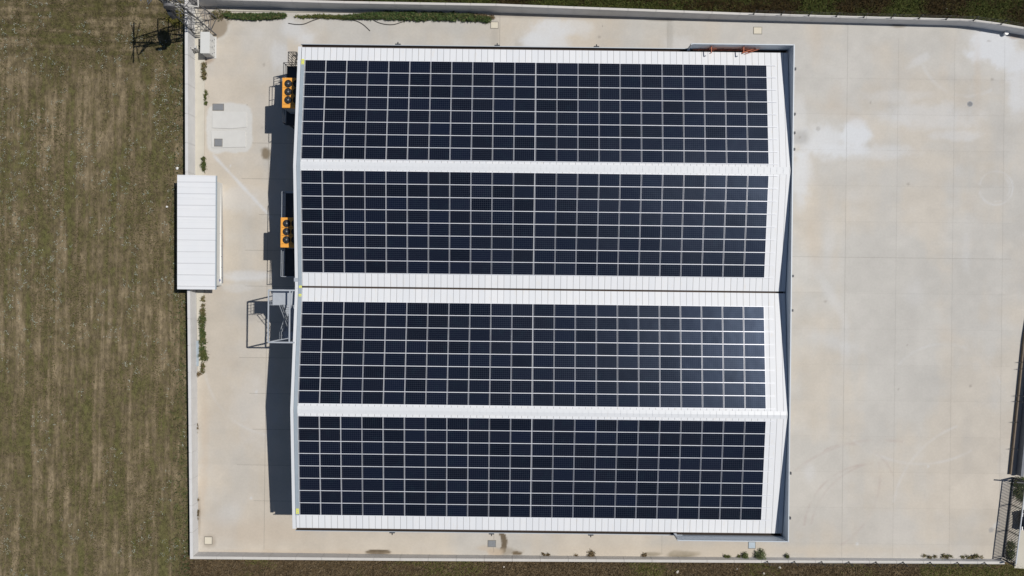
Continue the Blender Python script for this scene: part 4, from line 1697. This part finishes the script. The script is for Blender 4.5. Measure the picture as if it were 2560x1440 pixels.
# ---- sliding gate
ga, gz = P(2534, 1196, .1), P(2509.5, 1394, .1)
gt = thing('gate', (ga + gz) / 2, 'dark barred sliding gate in the bottom right corner of the yard', 'gate')
b = MB()
up = Vector((0, 0, 1.55))
b.bar(ga, gz, .10, .12)
b.build('bottom_rail', 'darksteel', gt)
b = MB()
b.bar(ga + up, gz + up, .08)
b.build('top_rail', 'steel', gt)
nbar = 52
b = MB()
for i in range(nbar + 1):
    q = ga.lerp(gz, i / nbar)
    b.bar(q, q + up, .05 if i % 17 else .09)
b.build('bars', 'darksteel', gt)
b = MB()
b.bar(ga + Vector((-.8, .05, 1.5)), ga + Vector((.9, -.05, 1.5)), .10)
b.bar(ga + Vector((.0, .05, 0)), ga + Vector((0, .05, 1.7)), .14)
b.build('guide_post', 'darksteel', gt)
b = MB()
b.bar(gz + Vector((-.1, -.12, 0)), gz + Vector((-.1, -.12, 1.6)), .12)
b.build('guide_post', 'darksteel', gt)

# ---- parked cars that just reach into the frame
def car(cx, cy, label, heading=0.0):
    t = thing('parked_car', (cx, cy, .02), label, 'car')
    t.rotation_euler = (0, 0, heading)

    def part(mb, name, m, bevel=0.0):
        me_o = mb.build(name, m)
        me_o.parent = t
        if bevel:
            bv = me_o.modifiers.new('bevel', 'BEVEL')
            bv.width = bevel
            bv.segments = 4
            for p_ in me_o.data.polygons:
                p_.use_smooth = True
        return me_o
    # nose towards -X; length 4.2, width 1.76
    secs = [(-2.1, .55, .35, .62), (-2.0, .80, .28, .72), (-1.6, .87, .22, .80), (-.85, .88, .22, .95), (.9, .88, .22, .98), (1.7, .86, .25, .95), (2.05, .78, .3, .85), (2.12, .6, .4, .7)]
    b = MB()
    pts = []
    for x_, hw, zl, zh in secs:
        pts += [(x_, -hw, zl), (x_, hw, zl), (x_, hw, (zl + zh) / 2 + .1), (x_, hw * .9, zh), (x_, -hw * .9, zh), (x_, -hw, (zl + zh) / 2 + .1)]
    fs_ = []
    for i in range(len(secs) - 1):
        for q in range(6):
            fs_.append((i * 6 + q, i * 6 + (q + 1) % 6, (i + 1) * 6 + (q + 1) % 6, (i + 1) * 6 + q))
    fs_ += [tuple(range(6))[::-1], tuple((len(secs) - 1) * 6 + q for q in range(6))]
    b.poly(pts, fs_)
    part(b, 'body', 'carpaint', .05)
    b = MB()
    b.hexa([(-1.45, -.76, .86), (1.65, -.76, .94), (1.65, .76, .94), (-1.45, .76, .86)], [(-.35, -.60, 1.42), (1.1, -.60, 1.42), (1.1, .60, 1.42), (-.35, .60, 1.42)])
    part(b, 'windows', 'glassblue', .03)
    b = MB()
    b.hexa([(-.17, -.62, 1.425), (1.12, -.62, 1.425), (1.12, .62, 1.425), (-.17, .62, 1.425)], [(-.1, -.58, 1.46), (1.05, -.58, 1.46), (1.05, .58, 1.46), (-.1, .58, 1.46)])
    part(b, 'roof', 'carpaint')
    for x_ in (-1.3, 1.3):
        for y_ in (-.78, .78):
            b = MB()
            b.tube([(x_, y_ - .1, .31), (x_, y_ + .1, .31)], .31, 18)
            part(b, 'wheel', 'rubber')
    for y_ in (-.62, .62):
        b = MB()
        b.box(-2.1, -1.98, y_ - .16, y_ + .16, .58, .70)
        part(b, 'headlight', 'tank')
    return t


q = P(2554, 1298)
car(q.x + 1.62, q.y, 'dark parked car with a blue-reflecting windscreen, half out of the picture outside the gate')

# ---- litter and stones
r = np.random.default_rng(9)
for (u, v, s_, lab, nm) in [(418, 517, .20, 'pale rag lying in the field left of the white-roofed shed', 'rag'), (444, 421, .26, 'white rag in the grass above the corner of the shed', 'rag'),
                            (1693, 1428, .26, 'pale stone below the bottom wall, largest of those there', 'stone'), (1909, 1433, .2, 'pale stone below the bottom wall left of the first fence post', 'stone'),
                            (1949, 1418, .22, 'grey stone just below the first post of the bottom fence', 'stone'), (1260, 1417, .16, 'small white stone below the bottom wall near its middle', 'stone'),
                            (1842, 1422, .14, 'small tan stone in the dry grass left of the bottom fence', 'stone'), (1172, 44, .14, 'white pebble among the weeds under the top wall', 'stone'),
                            (2365, 22, .14, 'white pebble in the dark grass behind the top wall', 'stone'), (1507, 65, .09, 'tiny white pebble on the yard above the warehouse', 'stone'),
                            (618, 262, .10, 'dark pebble at the rim of the pale screed', 'stone')]:
    q = P(u, v, -.1 if (v < 60 and u > 2000) or v > 1400 or u < 460 else 0)
    b = MB()
    prof = [(s_ * .25, 0), (s_ * .5, s_ * .15), (s_ * .42, s_ * .4), (s_ * .12, s_ * .5)]
    b.lathe(q, prof, 9)
    b.v = [(q.x + (a - q.x) * (1 + .4 * r.normal() * .5), q.y + (c - q.y) * (1 + .3 * r.normal()), d + .02 * r.normal()) for a, c, d in b.v]
    single(nm, b, 'tank' if nm == 'rag' else 'stone', lab, nm)
